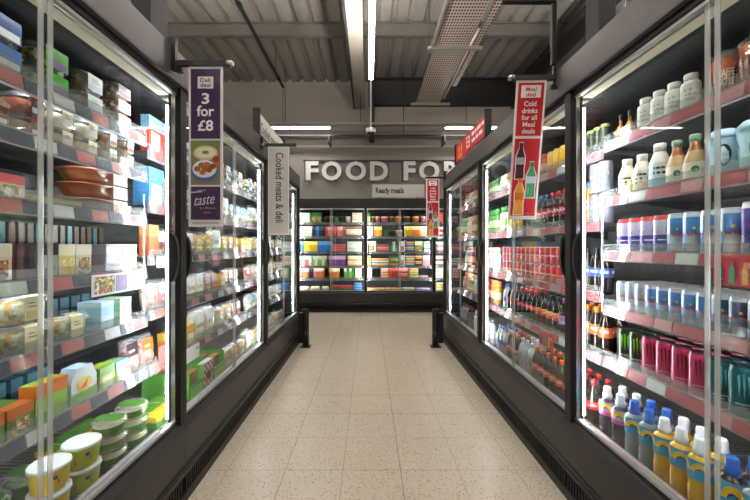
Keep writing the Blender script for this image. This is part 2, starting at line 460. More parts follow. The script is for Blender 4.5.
def case_meshes(L):
    if L in _cm: return _cm[L]
    d = {}
    d['base_panel'] = MB().prism([(.06, .485), (-.004, .485), (-.012, .478), (-.03, .45), (-.03, .235), (.0, .215), (.06, .215)], 0, L, GRAPH).mesh('base_panel')
    d['bumper_rail'] = MB().prism([(-.015 + .026 * cos(a * pi / 5), .195 + .026 * sin(a * pi / 5)) for a in range(10)], 0, L, BLACKG).mesh('bumper_rail')
    mb = MB().box(0, L, .012, .03, .05, .175, RUBBER); x = .01
    while x < L - .02:
        mb.box(x, x + .011, -.028, .012, .062, .165, BLACK); x += .027
    mb.box(0, L, -.034, .012, .165, .172, BLACK).box(0, L, -.034, .012, .055, .062, BLACK)
    d['vent_grille'] = mb.mesh('vent_grille')
    d['plinth'] = MB().box(0, L, -.032, .03, 0.001, .052, BLACK).mesh('plinth')
    d['header'] = MB().prism([(-.03, ZT + .012), (-.03, ZH - .01), (-.02, ZH), (.95, ZH), (.95, ZT + .09), (.14, ZT + .09), (.14, ZT + .012)], 0, L, HEADM if L > 1.65 else BLACK).mesh('header')
    d['header_trim'] = MB().box(0, L, -.034, -.028, ZT + .012, ZT + .024, GRAPH).mesh('header_trim')
    d['air_grille'] = MB().box(.03, L - .03, .1125, .1155, ZT - .056, ZT - .02, INNER).prism([(.052, ZT - .030), (.112, ZT - .034), (.112, ZT - .02), (.052, ZT - .02)], .03, L - .03, GRILLE).mesh('air_grille')  # inner lip added to screen the fill strip behind it
    d['added_canopy_fill'] = MB().box(.06, L - .06, .1165, .1245, ZT - .024, ZT - .012, CANOPY_FILL).mesh('added_canopy_fill')  # added light, out of sight above the grille edge, brightens the top shelf
    d['canopy'] = MB().box(0, L, .13, .88, ZT - .03, ZT - .0, INNER).mesh('canopy')
    d['back_panel'] = MB().box(0, L, .88, .95, .03, ZT + .08, INNER).mesh('back_panel')
    mb = MB().box(0, L, .075, .87, .06, .40, INNER)
    x = .02
    while x < L - .02:
        mb.box(x, x + .006, .13, .86, .40, .412, ALU); x += .028
    mb.box(0, L, .13, .14, .395, .45, ALU)
    d['deck'] = mb.mesh('deck')
    mb = MB()
    for x0 in (0, L - .03): mb.box(x0, x0 + .03, -.02, .055, ZB - .02, ZT + .012, BLACK)
    mb.box(.03, L - .03, -.004, .055, ZB - .02, ZB - .004, BLACK).box(.03, L - .03, -.004, .05, ZT - .018, ZT + .012, BLACK)
    d['door_frame'] = mb.mesh('door_frame')
    d['led'] = MB().box(-.006, .006, -.005, .005, .52, 2.40, LEDM).mesh('light_strip')
    h = L / 2
    for s, (a, b) in enumerate(((.034, h - .004), (h + .004, L - .034))):
        d['door', s] = MB().box(a, b, .012, .022, ZB + .002, ZT - .022, GLASS).mesh('door')
        e = b - .028 if s == 0 else a
        d['seal', s] = MB().box(e + .004, e + .024, .008, .0115, ZB + .002, ZT - .022, SEALE).mesh('edge_seal')
        e = a if s == 0 else b - .012
        d['edge', s] = MB().box(e, e + .012, .006, .028, ZB + .002, ZT - .022, CHROME).mesh('edge_strip')
        d['rail', s] = MB().box(a, b, .005, .029, ZB + .002, ZB + .018, ALU).mesh('door_rail')
        d['rail2', s] = MB().box(a, b, .005, .029, ZT - .036, ZT - .022, ALU).mesh('door_rail')
        e = a + .016 if s == 0 else b - .052
        prof = [(.011, 1.345)] + [(.011 - .040 * sin(pi * k / 10) ** .45, 1.345 + .29 * k / 10) for k in range(1, 10)] + [(.011, 1.635)]
        d['handle', s] = MB().prism(prof, e + .006, e + .03, BLACKG).mesh('handle')
    d['end_panel'] = MB().box(0, .03, -.03, .95, 0.001, ZH, BLACK).mesh('end_panel')
    _cm[L] = d
    return d
def shelf_mesh(L):
    mb = MB().box(.012, L - .012, .212, .82, -.03, -.012, SHELFM)
    for x in (.02, L / 2, L - .032): mb.prism([(.30, -.03), (.82, -.03), (.82, -.10)], x, x + .012, SHELFM)
    return mb.mesh('shelf')
SM = {}
BAYS = {}
def bay(key, side, y0, L, shelves, label, phrase, stripm, seq, guard=True, ends=(0, 0)):
    loc, rz = {'R': ((1.25, y0 + L, 0), -pi / 2), 'L': ((-1.14, y0, 0), pi / 2), 'B': ((y0, 8.1, 0), 0.0)}[side]
    d = case_meshes(L)
    t = thing('refrigerated_case', label, 'refrigerator', loc, rz, {'R': 'right-hand drinks coolers', 'L': 'left-hand deli chillers', 'B': 'ready meal chillers on the back wall'}[side])
    bp = link('base_panel', d['base_panel'], t)
    for k in ('bumper_rail', 'vent_grille', 'plinth'): link(k, d[k], bp)
    hd = link('header', d['header'], t)
    for k in ('header_trim', 'air_grille', 'added_canopy_fill', 'canopy'): link(k, d[k], hd)
    link('back_panel', d['back_panel'], t)
    dk = link('deck', d['deck'], t)
    link('door_frame', d['door_frame'], t)
    for x in (.018, L - .018): link('light_strip', d['led'], t, (x, .068, 0))
    for s in (0, 1):
        dr = link('door', d['door', s], t)
        for k, nm in (('seal', 'edge_seal'), ('edge', 'edge_strip'), ('rail', 'door_rail'), ('rail2', 'door_rail'), ('handle', 'handle')): link(nm, d[k, s], dr)
    for k, e in enumerate(ends):
        if e: link('end_panel', d['end_panel'], t, (-.032 if k == 0 else L + .002, 0, 0))
    if L not in SM:
        SM[L] = (shelf_mesh(L),
                 MB().box(.012, L - .012, .196, .204, .0, .04, FILM).mesh('front_guard'),
                 MB().box(.04, L - .04, .213, .221, -.044, -.032, SHELF_FILL).mesh('added_shelf_fill'))  # added light, tucked unseen behind the price strip, evens out the goods
    HS = .062
    skey = (L, stripm.name)
    if skey not in SM:
        SM[skey] = MB().prism([(.21, 0.0), (.20, 0.0), (.19, -HS), (.21, -HS)], .012, L - .012, stripm)\
            .prism([(.20, .0), (.196, .004), (.186, -HS), (.19, -HS)], .012, L - .012, FILM).mesh('price_strip')
    dstrip = (L, 'deckstrip', stripm.name)
    if dstrip not in SM:
        SM[dstrip] = MB().prism([(.128, .45), (.12, .45), (.10, .385), (.128, .385)], .012, L - .012, stripm).mesh('price_strip')
    tick = {}
    def ticket(m, w):
        if (m.name, w) not in tick:
            tick[m.name, w] = MB().prism([(.1985, -.006), (.1965, -.006), (.1885, -.056), (.1905, -.056)], -w / 2, w / 2, m).mesh('price_ticket')
        return tick[m.name, w]
    rr = random.Random(key)
    def fill(par, z, dy=0.0):
        x = .05 + rr.random() * .05; k = rr.randrange(4)
        while x < L - .1:
            m, wd = seq[k % len(seq)]; k += 1
            if x + wd > L - .02: break
            if m is not None and not (side == 'B' and (k % 2)):
                link('price_ticket', ticket(m, wd), par, (x + wd / 2, dy, z))
            x += wd + .006
    for z in shelves:
        s = link('shelf', SM[L][0], t, (0, 0, z))
        link('price_strip', SM[skey], s)
        link('added_shelf_fill', SM[L][2], s)
        if guard: link('front_guard', SM[L][1], s)
        fill(s, 0.0)
    link('price_strip', SM[dstrip], dk)
    if side != 'B': fill(dk, .45, -.083)
    BAYS[key] = dict(side=side, y0=y0, L=L, loc=loc, rz=rz, shelves=list(shelves) + [0.415], phrase=phrase, tilt=0)
    return t
RS = mat('c76772', .4); PS = mat('dfb9c2', .4); LS = mat('cfcbd6', .35); DS = mat('8f8d92', .4)
seqR = [(REDT, .17), (PINKT, .14), (REDT, .12), (TICKW, .11), (REDT, .19), (PINKT, .1)]
seqL = [(NAVY, .10), (CORAL, .11), (NAVY, .12), (TICKW, .10), (NAVY, .09), (CORAL, .1)]
seqB = [(TICKW, .08), (None, .12), (CORAL, .08), (None, .14)]
B3 = ((.39, 'nearest'), (2.10, 'middle'), (3.81, 'farthest'))
ZR1 = [2.19, 1.855, 1.527, 1.197, .88]; ZR2 = [2.16, 1.71, 1.264, .874]
ZL1 = [2.215, 2.0, 1.736, 1.424, 1.134, .824]; ZL2 = [2.15, 1.82, 1.50, 1.16, .82]
for i, (y, nm) in enumerate(B3):
    bay('R%d' % (i + 1), 'R', y, 1.71, ZR1 if i == 0 else ZR2, ('%s black glass-door drinks cooler on the right of the aisle' % nm).replace('nearest', 'nearest').strip(),
        '%s right cooler' % nm, PS, seqR, ends=(1 if i == 2 else 0, 1 if i == 0 else 0))
for i, (y, nm) in enumerate(((.36, 'nearest'), (2.063, 'middle'), (3.766, 'farthest'))):
    bay('L%d' % (i + 1), 'L', y, 1.70, ZL1 if i == 0 else ZL2, '%s black glass-door deli chiller on the left of the aisle' % nm,
        '%s left chiller' % nm, LS, seqL, ends=(1 if i == 0 else 0, 1 if i == 2 else 0))
ZBK = [2.15, 1.81, 1.44, 1.09, .79]
for i, (x, nm, lb) in enumerate(((-3.33, 'outer left', 'black ready meal chiller on back wall, hidden behind left run'), (-1.70, 'left', 'black ready meal chiller on back wall, under FOOD letters'),
                            (-.07, 'right', 'black ready meal chiller on back wall, under ready meals sign'), (1.56, 'outer right', 'black ready meal chiller on back wall, partly behind right run'))):
    bay('B%d' % i, 'B', x, 1.63, ZBK, lb, '%s back chiller' % nm, DS, seqB, guard=False, ends=(1 if i == 0 else 0, 1 if i == 3 else 0))

# end-of-run crash posts
for x, lb in ((-.975, 'black crash bollard at far end of left chillers'), (1.04, 'black crash bollard at far end of right coolers')):
    t = thing('crash_bollard', lb, 'bollard', (x, 5.29, 0), 0, 'black crash bollards')
    ob('post', MB().lathe([(.05, .012), (.05, .57), (.042, .595), (.02, .60)], [BLACK] * 3, 16), t)
    ob('base_plate', MB().box(-.075, .075, -.075, .075, 0, .012, BLACK), t)
    sgn = -1 if x < 0 else 1
    ob('arm', MB().box(min(sgn * .04, sgn * .122), max(sgn * .04, sgn * .122), -.02, .05, .06, .52, BLACK), t)
    ob('sticker', MB().shape([(-.02, .19), (.02, .19), (.02, .25), (-.02, .25)], mat('b9a27a', .5), wrap(.051, -sgn * .4)), t)
# ------------------------------------------------------------------ goods
PROTO = {}
def proto(key, look, name, cat, w, d, h, parts, root=None):
    PROTO[key] = dict(look=look, name=name, cat=cat, w=w, d=d, h=h, parts=parts, root=root)
A4 = [radians(a) for a in (45, 135, 225, 315)]
A6 = [radians(a) for a in (0, 60, 120, 180, 240, 300)]
def M_(h, r=.4): return mat(h, r)
def C_(h): return mat(h, .28, .0, .5)
def MET(h): return mat(h, .3, .55)

def can(key, look, r, h, base, decor=None, segf=None, rim=ALU, seg=16):
    z = [0, .035, .10, .5, .86, .945]
    b = MB().lathe([(r * .78, 0), (r * .97, .03 * h), (r, .07 * h), (r, .48 * h), (r, .86 * h), (r * .88, .945 * h)],
                   [ALU, base, base, base, base], seg, segf=segf, cap1=False)
    if decor: decor(b, r, h)
    lid = MB().lathe([(r * .88, .945 * h), (r * .91, .965 * h), (r * .88, .975 * h), (r * .80, .955 * h)], [rim] * 3, seg, cap0=False)
    tab = MB().box(-r * .14, r * .14, -r * .55, r * .1, .956 * h, .966 * h, rim)
    proto(key, look, 'drink_can', 'can', 2 * r, 2 * r, h, [('body', b.mesh('body'), [('lid', lid.mesh('lid')), ('pull_tab', tab.mesh('pull_tab'))])])

def claw(col, sub, word='MONSTER'):
    def f(b, r, h):
        for a in A4:
            fn = wrap(r + .0008, a)
            for k, (x, zt, zb) in enumerate(((-.36, .80, .42), (-.02, .84, .38), (.32, .80, .44))):
                x *= r
                b.shape([(x - .09 * r, zt * h), (x + .10 * r, (zt + .02) * h), (x + .13 * r, .62 * h), (x + .05 * r, zb * h), (x - .02 * r, .60 * h)], col, fn)
            b.text(word, .035 * h, 0, .28 * h, sub, fn, .02, w=1.15 * r)
            b.text('ENERGY', .022 * h, 0, .22 * h, sub, fn, .01, w=.7 * r)
    return f
GR = C_('7ed321')
can('mon_green', 'black-and-green energy can', .0415, .212, C_('17181a'), claw(GR, WHITE), rim=mat('2a3a20', .3, .5))
can('mon_pink', 'pink energy can', .0415, .212, C_('c23a63'), claw(mat('7a1f3c', .3, .3), M_('f3d9e2')), rim=mat('3a3335', .3, .6))
can('mon_cyan', 'bright cyan energy can', .0415, .212, C_('4fb6cf'), claw(mat('d7eef4', .3), M_('1d5a70')), rim=mat('3a4a50', .3, .6))
can('mon_teal', 'dark teal energy can', .0415, .212, C_('1f5d66'), claw(mat('6fc3c9', .3), WHITE), rim=mat('2a3a3d', .3, .6))
BL = C_('4a82c8'); SV = mat('c6ccd6', .3, .4)
def bulls(b, r, h):
    for a in A4:
        fn = wrap(r + .0008, a)
        b.shape([(.17 * r * cos(q * pi / 5), .60 * h + .17 * r * sin(q * pi / 5)) for q in range(10)], M_('e8b62a'), fn)
        b.text('Red Bull', .075 * h, 0, .47 * h, M_('c8202f'), wrap(r + .0016, a), .025, w=1.2 * r)
        b.text('ENERGY DRINK', .02 * h, 0, .20 * h, M_('c8202f'), fn, .01, w=1.1 * r)
quad = lambda p, q: (lambda k, i: None if k == 0 or k == 4 else (p if ((i // 4) + (k >= 3)) % 2 else q))
can('rb_std', 'small blue-and-silver energy can', .033, .168, SV, bulls, quad(BL, SV))
can('rb_tall', 'tall blue-and-silver energy can', .0385, .20, SV, bulls, quad(C_('3f86cc'), SV))
can('rb_white', 'small plain silver energy can', .033, .168, SV, bulls, quad(mat('aebfd6', .3, .4), mat('d8dbe0', .3, .4)))
can('rb_dark', 'small steel-and-navy energy can', .033, .168, SV, bulls, quad(C_('274a78'), mat('8e9eb0', .3, .4)))
def topband(col, low):
    def f(k, i):
        return {4: col, 3: None, 2: low}.get(k)
    return f
def purp(b, r, h):
    for a in A4:
        fn = wrap(r + .0008, a)
        b.shape([(-.5 * r, .50 * h), (.5 * r, .58 * h), (.5 * r, .66 * h), (-.5 * r, .60 * h)], M_('c8202f'), fn)
        b.shape([(-.5 * r, .34 * h), (0, .34 * h), (.5 * r, .34 * h), (.5 * r, .37 * h), (0, .37 * h), (-.5 * r, .37 * h)], WHITE, fn)
can('purple_red', 'purple red-topped energy can', .0385, .20, C_('c9c8e2'), purp, topband(C_('dd3b33'), C_('4a3f9c')), rim=mat('d24a3c', .35))
can('purple_tall', 'tall purple energy can', .0415, .215, C_('5a43a6'), purp, topband(mat('dfe2ea', .3), C_('3f3690')))
def swirl(col, word):
    def f(b, r, h):
        for a in A4:
            fn = wrap(r + .0008, a)
            if word: b.text(word, .09 * h, 0, .5 * h, col, fn, .02, w=1.25 * r)
            b.shape([(-.6 * r, .36 * h), (.6 * r, .40 * h), (.6 * r, .44 * h), (-.6 * r, .41 * h)], col, fn)
    return f
can('coke_can', 'red cola can', .0425, .15, C_('cf2a2a'), swirl(WHITE, 'Coca-Cola'))
def pep(b, r, h):
    for a in A4:
        fn = wrap(r + .0008, a)
        for z0, c in ((.62, 'c8242f'), (.50, 'f2f2f4'), (.38, '27479e')):
            b.shape([(-.55 * r, z0 * h), (.55 * r, (z0 + .03) * h), (.5 * r, (z0 + .13) * h), (-.5 * r, (z0 + .10) * h)], M_(c), fn)
can('pep_can', 'silver can with red-blue bands', .0415, .198, mat('a4a7b2', .3, .3), pep)
can('yellow_can', 'yellow drinks can', .0415, .18, C_('eebd2c'), swirl(M_('2b3f86'), ''))
can('green_can', 'black and lime drinks can', .031, .18, C_('26301f'), swirl(M_('9fd03a'), ''), topband(C_('9fce4b'), None))

SODA = [(.80, 0), (1, .035), (1, .16), (.94, .20), (1, .27), (1, .56), (.96, .64), (.70, .76), (.38, .87), (.34, .905)]
SPORT = [(.85, 0), (1, .03), (1, .30), (.93, .36), (1, .44), (1, .68), (.90, .735), (.55, .775), (.50, .80)]
MILK = [(.86, 0), (1, .03), (1, .52), (.93, .62), (.62, .78), (.52, .83), (.52, .85)]
FRAP = [(.80, 0), (.98, .03), (1, .42), (.92, .50), (.66, .66), (.47, .76), (.44, .88)]
SQ = [(.9, 0), (1, .03), (1, .66), (.88, .74), (.60, .79), (.6, .81)]
def bottle(key, look, r, h, liquid, capm, labm, lz, shape=SODA, decor=None, upper=None, lr=1.012, capk=1.12, seg=14, capz=None, simple=False, look_name='drink_bottle', labf=None):
    pr = [(a * r, b * h) for a, b in shape]
    ms = [(upper if upper is not None and shape[i][1] > .6 else liquid) for i in range(len(pr) - 1)]
    body = MB().lathe(pr, ms, seg)
    nr, nz = pr[-1]
    cz = nz - .03 * h if capz is None else capz * h
    if shape is SPORT:
        cp = MB().lathe([(nr * 1.15, cz), (nr * 1.2, cz + .07 * h), (nr * .98, cz + .10 * h), (nr * .98, h * .97), (nr * .8, h)], [capm] * 4, seg)
    else:
        cp = MB().lathe([(nr * capk, cz), (nr * capk, h * .985), (nr * capk * .9, h)], [capm] * 2, seg)
    lb = MB().lathe([(r * lr, lz[0] * h), (r * lr, (lz[0] * .7 + lz[1] * .3) * h), (r * lr, (lz[0] * .3 + lz[1] * .7) * h), (r * lr, lz[1] * h)], [labm] * 3, seg, cap0=False, cap1=False, segf=labf)
    if decor: decor(lb, r * lr, h, lz)
    if simple:
        m = MB()
        for q in (body, lb, cp):
            b0 = len(m.v); m.v += q.v
            for f, i, s in zip(q.f, q.mi, q.sm): m.face([k + b0 for k in f], q.mats[i], s)
        proto(key, look, look_name, 'bottle', 2 * r * lr, 2 * r * lr, h, [], m.mesh(look_name))
    else:
        proto(key, look, look_name, 'bottle', 2 * r * max(1, lr), 2 * r * max(1, lr), h, [('body', body.mesh('body'), [('label', lb.mesh('label'))]), ('cap', cp.mesh('cap'), [])])
COLA = mat('20110d', .12, 0, .6); CLEARB = mat('aeb6b4', .1, 0, .5)
def script(word, col, band=None):
    def f(b, r, h, lz):
        zc = (lz[0] + lz[1]) / 2 * h; hh = (lz[1] - lz[0]) * h
        for a in A4:
            fn = wrap(r + .0008, a)
            if band:
                b.shape([(-.7 * r, zc - .42 * hh), (.7 * r, zc - .30 * hh), (.7 * r, zc - .12 * hh), (-.7 * r, zc - .26 * hh)], band, fn)
            b.text(word, hh * .30, 0, zc + .08 * hh, col, wrap(r + .0016, a), .02, w=1.2 * r)
    return f
R_ = .0425; H_ = .292
RED = C_('cb2128'); ORG = C_('ea6a1f')
bottle('coke', 'red-label cola bottle', R_, H_, COLA, RED, RED, (.38, .55), decor=script('Coca-Cola', WHITE))
bottle('coke_org', 'dark orange-label bottle', R_, H_, COLA, ORG, C_('e0502a'), (.36, .55), decor=script('ZERO', WHITE))
bottle('coke_zero', 'dark yellow-and-red-label cola bottle', R_, H_, COLA, M_('1b1b1b'), RED, (.36, .56), decor=script('Coca-Cola', WHITE, M_('efc52f')),
       labf=lambda k, i: C_('efc52f') if k == 2 else None)
bottle('coke_black', 'dark black-and-red-label cola bottle', R_, H_, COLA, M_('191919'), C_('b3262a'), (.36, .56), decor=script('Coca-Cola', M_('1a1a1a')))
bottle('coke_purple', 'dark lilac-label bottle', R_, H_, COLA, M_('8f2f48'), C_('9a86c9'), (.34, .56), decor=script('CHERRY', M_('c0283e'), M_('cf3b62')))
bottle('pep_max', 'dark bottle with blue label', R_, H_, COLA, M_('23252b'), C_('23488f'), (.36, .56), decor=script('MAX', WHITE, M_('c8242f')))
bottle('drpep', 'dark red bottle with red cap', R_, H_, mat('2a0d10', .12, 0, .6), C_('d4242c'), C_('8d1f2e'), (.34, .58), decor=script('Dr', WHITE))
bottle('pepblue', 'dark bottle with blue cap', R_, H_, COLA, C_('2f74c8'), C_('c5303a'), (.34, .58), decor=script('pepsi', WHITE, M_('27479e')))
bottle('fanta', 'dark orange-cap bottle', R_, H_, mat('23150f', .12, 0, .6), C_('f07b1b'), C_('e8622a'), (.40, .62), decor=script('FANTA', WHITE, M_('2a4da2')))
bottle('irn', 'orange drink bottle with blue cap', R_, H_, mat('e0751c', .15, 0, .5), C_('2c6cc4'), C_('e6b183'), (.34, .56), decor=script('BRU', M_('2748a0')))
bottle('grey_water', 'clear grey-label bottle', R_, H_, CLEARB, M_('dadada'), M_('9aa09f'), (.40, .56))
bottle('blue_water', 'clear blue-label bottle', R_, H_, CLEARB, C_('3c6fd0'), C_('3859c2'), (.36, .52))
bottle('green_milk', 'pale bottle with green cap', R_, H_, mat('e3e4c4', .3), C_('4cae4a'), C_('b8d78e'), (.30, .56), SQ)
bottle('yellow_juice', 'yellow juice bottle', R_, H_, mat('f0bd36', .2, 0, .4), M_('f2f2ee'), C_('f3d06a'), (.30, .58), SQ)

def arch(c1, c2):
    def f(b, r, h, lz):
        z0, z1 = lz[0] * h, lz[1] * h; hh = z1 - z0
        for a in A4:
            fn = wrap(r + .0008, a); fn2 = wrap(r + .0016, a)
            ring = lambda R, x0=0: [(x0 + R * cos(pi - pi * k / 8) * r, z0 + .40 * hh + R * sin(pi * k / 8) * hh * .62) for k in range(9)]
            o = ring(.80); i_ = ring(.40)
            for k in range(8): b.shape([o[k], o[k + 1], i_[k + 1], i_[k]], c1, fn)
            b.shape([(-.40 * r, z0 + .40 * hh)] + i_[1:-1] + [(.40 * r, z0 + .40 * hh)], c2, fn)
            b.shape([(-.62 * r, z0 + .16 * hh), (.62 * r, z0 + .22 * hh), (.62 * r, z0 + .36 * hh), (-.62 * r, z0 + .30 * hh)], c1, fn)
    return f
LB = C_('2aa3d8'); YL = M_('f2c21d'); DB = M_('223a8c')
lab_low = lambda k, i: C_('f08a3a') if k == 0 and False else None
bottle('sport_yellow', 'yellow white-capped sports bottle', .043, .305, mat('eab317', .15, 0, .5), mat('e9ebee', .35), LB, (.45, .72), SPORT, arch(YL, DB), capk=1)
bottle('sport_blue', 'clear blue-capped sports bottle', .043, .305, mat('8f989d', .12, 0, .5), C_('1c62c6'), LB, (.45, .72), SPORT, arch(YL, DB))
bottle('sport_red', 'dark blue-capped sports bottle', .043, .305, mat('3a1a1e', .12, 0, .5), C_('1c62c6'), LB, (.36, .72), SPORT, arch(YL, DB))
bottle('sport_purple', 'pink-label white-capped sports bottle', .043, .295, mat('3b3436', .12, 0, .5), mat('e9ebee', .35), C_('b9a6d6'), (.45, .72), SPORT, arch(YL, M_('7a3fa0')),
       labf=lambda k, i: C_('d0509a') if k == 0 else None)
def words(ws, col):
    def f(b, r, h, lz):
        z0, z1 = lz[0] * h, lz[1] * h
        for a in A4:
            for k, t in enumerate(ws):
                zc = z1 - (z1 - z0) * (.25 + .22 * k); hw = (.3 + .05 * len(t)) * r; hh = (z1 - z0) * .05
                b.shape([(-hw, zc - hh), (0, zc - hh), (hw, zc - hh), (hw, zc + hh), (0, zc + hh), (-hw, zc + hh)], col, wrap(r + .0008, a))
    return f
CREAMB = mat('efe6cf', .3, 0, .3)
bottle('milk_yellow', 'cream milkshake bottle with yellow label', .043, .215, CREAMB, mat('e6e2d8', .4), mat('eee7d2', .4), (.12, .58), MILK, words(['HIGH', 'PROTEIN', 'vanilla'], M_('3d3a36')),
       labf=lambda k, i: C_('f0b93a') if k == 0 else None)
bottle('milk_blue', 'tall white milkshake bottle with pale blue label', .046, .24, mat('f0ece2', .3, 0, .3), mat('e6e2d8', .4), mat('d6e8ee', .4), (.10, .58), MILK, words(['milk', 'SHAKE'], M_('39322e')),
       labf=lambda k, i: C_('7fc0d8') if k == 0 else None)
def disc(c):
    def f(b, r, h, lz):
        for a in A4: b.shape([(.34 * r * cos(q * pi / 6), .27 * h + .34 * r * sin(q * pi / 6)) for q in range(12)], c, wrap(r + .0008, a))
    return f
bottle('frap', 'pear-shaped iced coffee bottle', .043, .225, mat('d3ab78', .15, 0, .5), mat('7fa083', .4), mat('e6dcc8', .4), (.10, .42), FRAP, disc(M_('2f7a4a')), upper=mat('a8662e', .15, 0, .5))
bottle('prot_white', 'white protein drink bottle', .037, .175, mat('e9e8e4', .35), mat('efeeea', .4), mat('dcdcd8', .4), (.10, .70), [(.9, 0), (1, .03), (1, .72), (.85, .78), (.66, .80), (.66, .84)], words(['protein', 'drink', '25g'], M_('a9a9ab')), capk=1.08)
bottle('shot', 'tiny amber shot bottle', .026, .15, mat('c98a3c', .15, 0, .5), mat('2b2b2b', .4), M_('e6b66a'), (.12, .34), [(.9, 0), (1, .05), (1, .36), (.6, .52), (.3, .62), (.3, .8)])
for k, lk, lq, cp, lb in (('x_white', 'white bottle', 'e9e6df', 'e8e8e8', 'd9dfe6'), ('x_red', 'red bottle', 'b23a34', 'd23a34', 'e6a29a'), ('x_green', 'green bottle', '5f8f52', '4a9a4a', 'b9d49a'),
                          ('x_amber', 'amber bottle', 'c98a3e', 'e0a04a', 'f0d8a8'), ('x_grey', 'grey bottle', 'a4a8a8', '6a6e72', 'cdd2d4'), ('x_dark', 'dark bottle', '2c211e', 'a02a2a', '7a3a38'),
                          ('x_blue', 'blue bottle', '8fa9c4', '3c6fd0', '4f74b8')):
    bottle(k, lk, .05, .29, mat(lq, .25, 0, .4), C_(cp), C_(lb), (.28, .56), SQ if k in ('x_white', 'x_green', 'x_amber') else SODA, simple=True, seg=10)
    bottle(k + 's', 'small ' + lk, .042, .19, mat(lq, .25, 0, .4), C_(cp), C_(lb), (.22, .56), SQ, simple=True, seg=10)

def cup(key, look, r, h, bodym, lidm, decor, dome=.14):
    b = MB().lathe([(r * .74, 0), (r * .76, .02 * h), (r * .93, .82 * h)], [bodym] * 2, 18)
    if decor: decor(b, r * .85, h)
    l = MB().lathe([(r * .94, .80 * h), (r, .82 * h), (r, .86 * h), (r * .93, .90 * h), (r * .62, h)], [lidm] * 4, 18, cap0=False)
    proto(key, look, 'coffee_cup', 'cup', 2 * r, 2 * r, h, [('body', b.mesh('body'), []), ('lid', l.mesh('lid'), [])])
def cone(r, h, a):
    k = lambda z: r * (.76 + (.93 - .76) * (z / h - .02) / .8) / .85 + .001
    return lambda x, z: (k(z) * sin(x / r + a), -k(z) * cos(x / r + a), z)
def latte(b, r, h):
    for a in A4:
        fn = cone(r, h, a)
        b.shape([(-.62 * r, .18 * h), (0, .17 * h), (.62 * r, .18 * h), (.62 * r, .62 * h), (0, .63 * h), (-.62 * r, .62 * h)], M_('2c211e'), fn)
        f2 = lambda x, z, fn=fn, a=a: tuple(v * 1.012 if i < 2 else v for i, v in enumerate(fn(x, z)))
        b.text('CAFFE', .15 * h, 0, .49 * h, WHITE, f2, .02, w=1.0 * r); b.text('LATTE', .15 * h, 0, .30 * h, WHITE, f2, .02, w=1.0 * r)
        b.shape([(-.3 * r, .67 * h), (.5 * r, .70 * h), (.5 * r, .76 * h), (-.3 * r, .74 * h)], M_('3f5fc0'), fn)
cup('latte', 'copper coffee cup with domed lid', .058, .20, C_('b5694a'), LIDC, latte)
def roundel(b, r, h):
    for a in A4:
        fn = cone(r, h, a)
        b.shape([(.45 * r * cos(q * pi / 8), .45 * h + .22 * h * sin(q * pi / 8)) for q in range(16)], M_('2a2c30'), fn)
        f2 = lambda x, z, fn=fn: tuple(v * 1.012 if i < 2 else v for i, v in enumerate(fn(x, z)))
        for zc in (.40, .50): b.shape([(-.26 * r, (zc - .02) * h), (.26 * r, (zc - .02) * h), (.26 * r, (zc + .02) * h), (-.26 * r, (zc + .02) * h)], WHITE, f2)
cup('blue_cup', 'pale blue iced coffee cup', .060, .205, mat('a9cfe2', .35), mat('b9d8e6', .3), roundel)

# ---- deli goods
SALAD = blotch('mixed_salad', ['3d4a22', '6b7a33', '8a6a3a', 'a8b35a', '4a3320', 'c9b98a'], 70)
DARKF = blotch('dark_salad', ['3a2c1e', '5a4630', '2b2a1c', '7a5c36', '8c8a4c'], 80)
MEAT = blotch('cooked_meat', ['b5532f', 'd08a58', 'a03c26', 'e0b98c', '8a3020'], 60)
EGG = blotch('pale_cheese', ['f1e8c8', 'f7f1df', 'e8d9a8', 'fbf7ea'], 60)
FALA = blotch('fried_bites', ['8a5a32', 'b98650', '6d4426', 'd9b483', 'efe0c6'], 70)
PASTA = blotch('yellow_pasta', ['e9c257', 'f2d98a', 'd9a83c', 'f7e6b4'], 80)
LEAF = blotch('green_leaves', ['2f5a26', '4d7f36', '24451e', '6fa048', '8fb85a'], 70)
HAM = blotch('sliced_ham', ['d98a86', 'e6aaa2', 'c46e6a', 'f0c9c0'], 50)
SLAW = blotch('creamy_slaw', ['f0e6c2', 'dfe0b0', 'c9b46a', 'f7f2dc', 'e8a050'], 80)
PICT = blotch('food_picture', ['a8602e', 'd9a04a', '5f7a32', 'e8d8a8', 'b5402a'], 90)

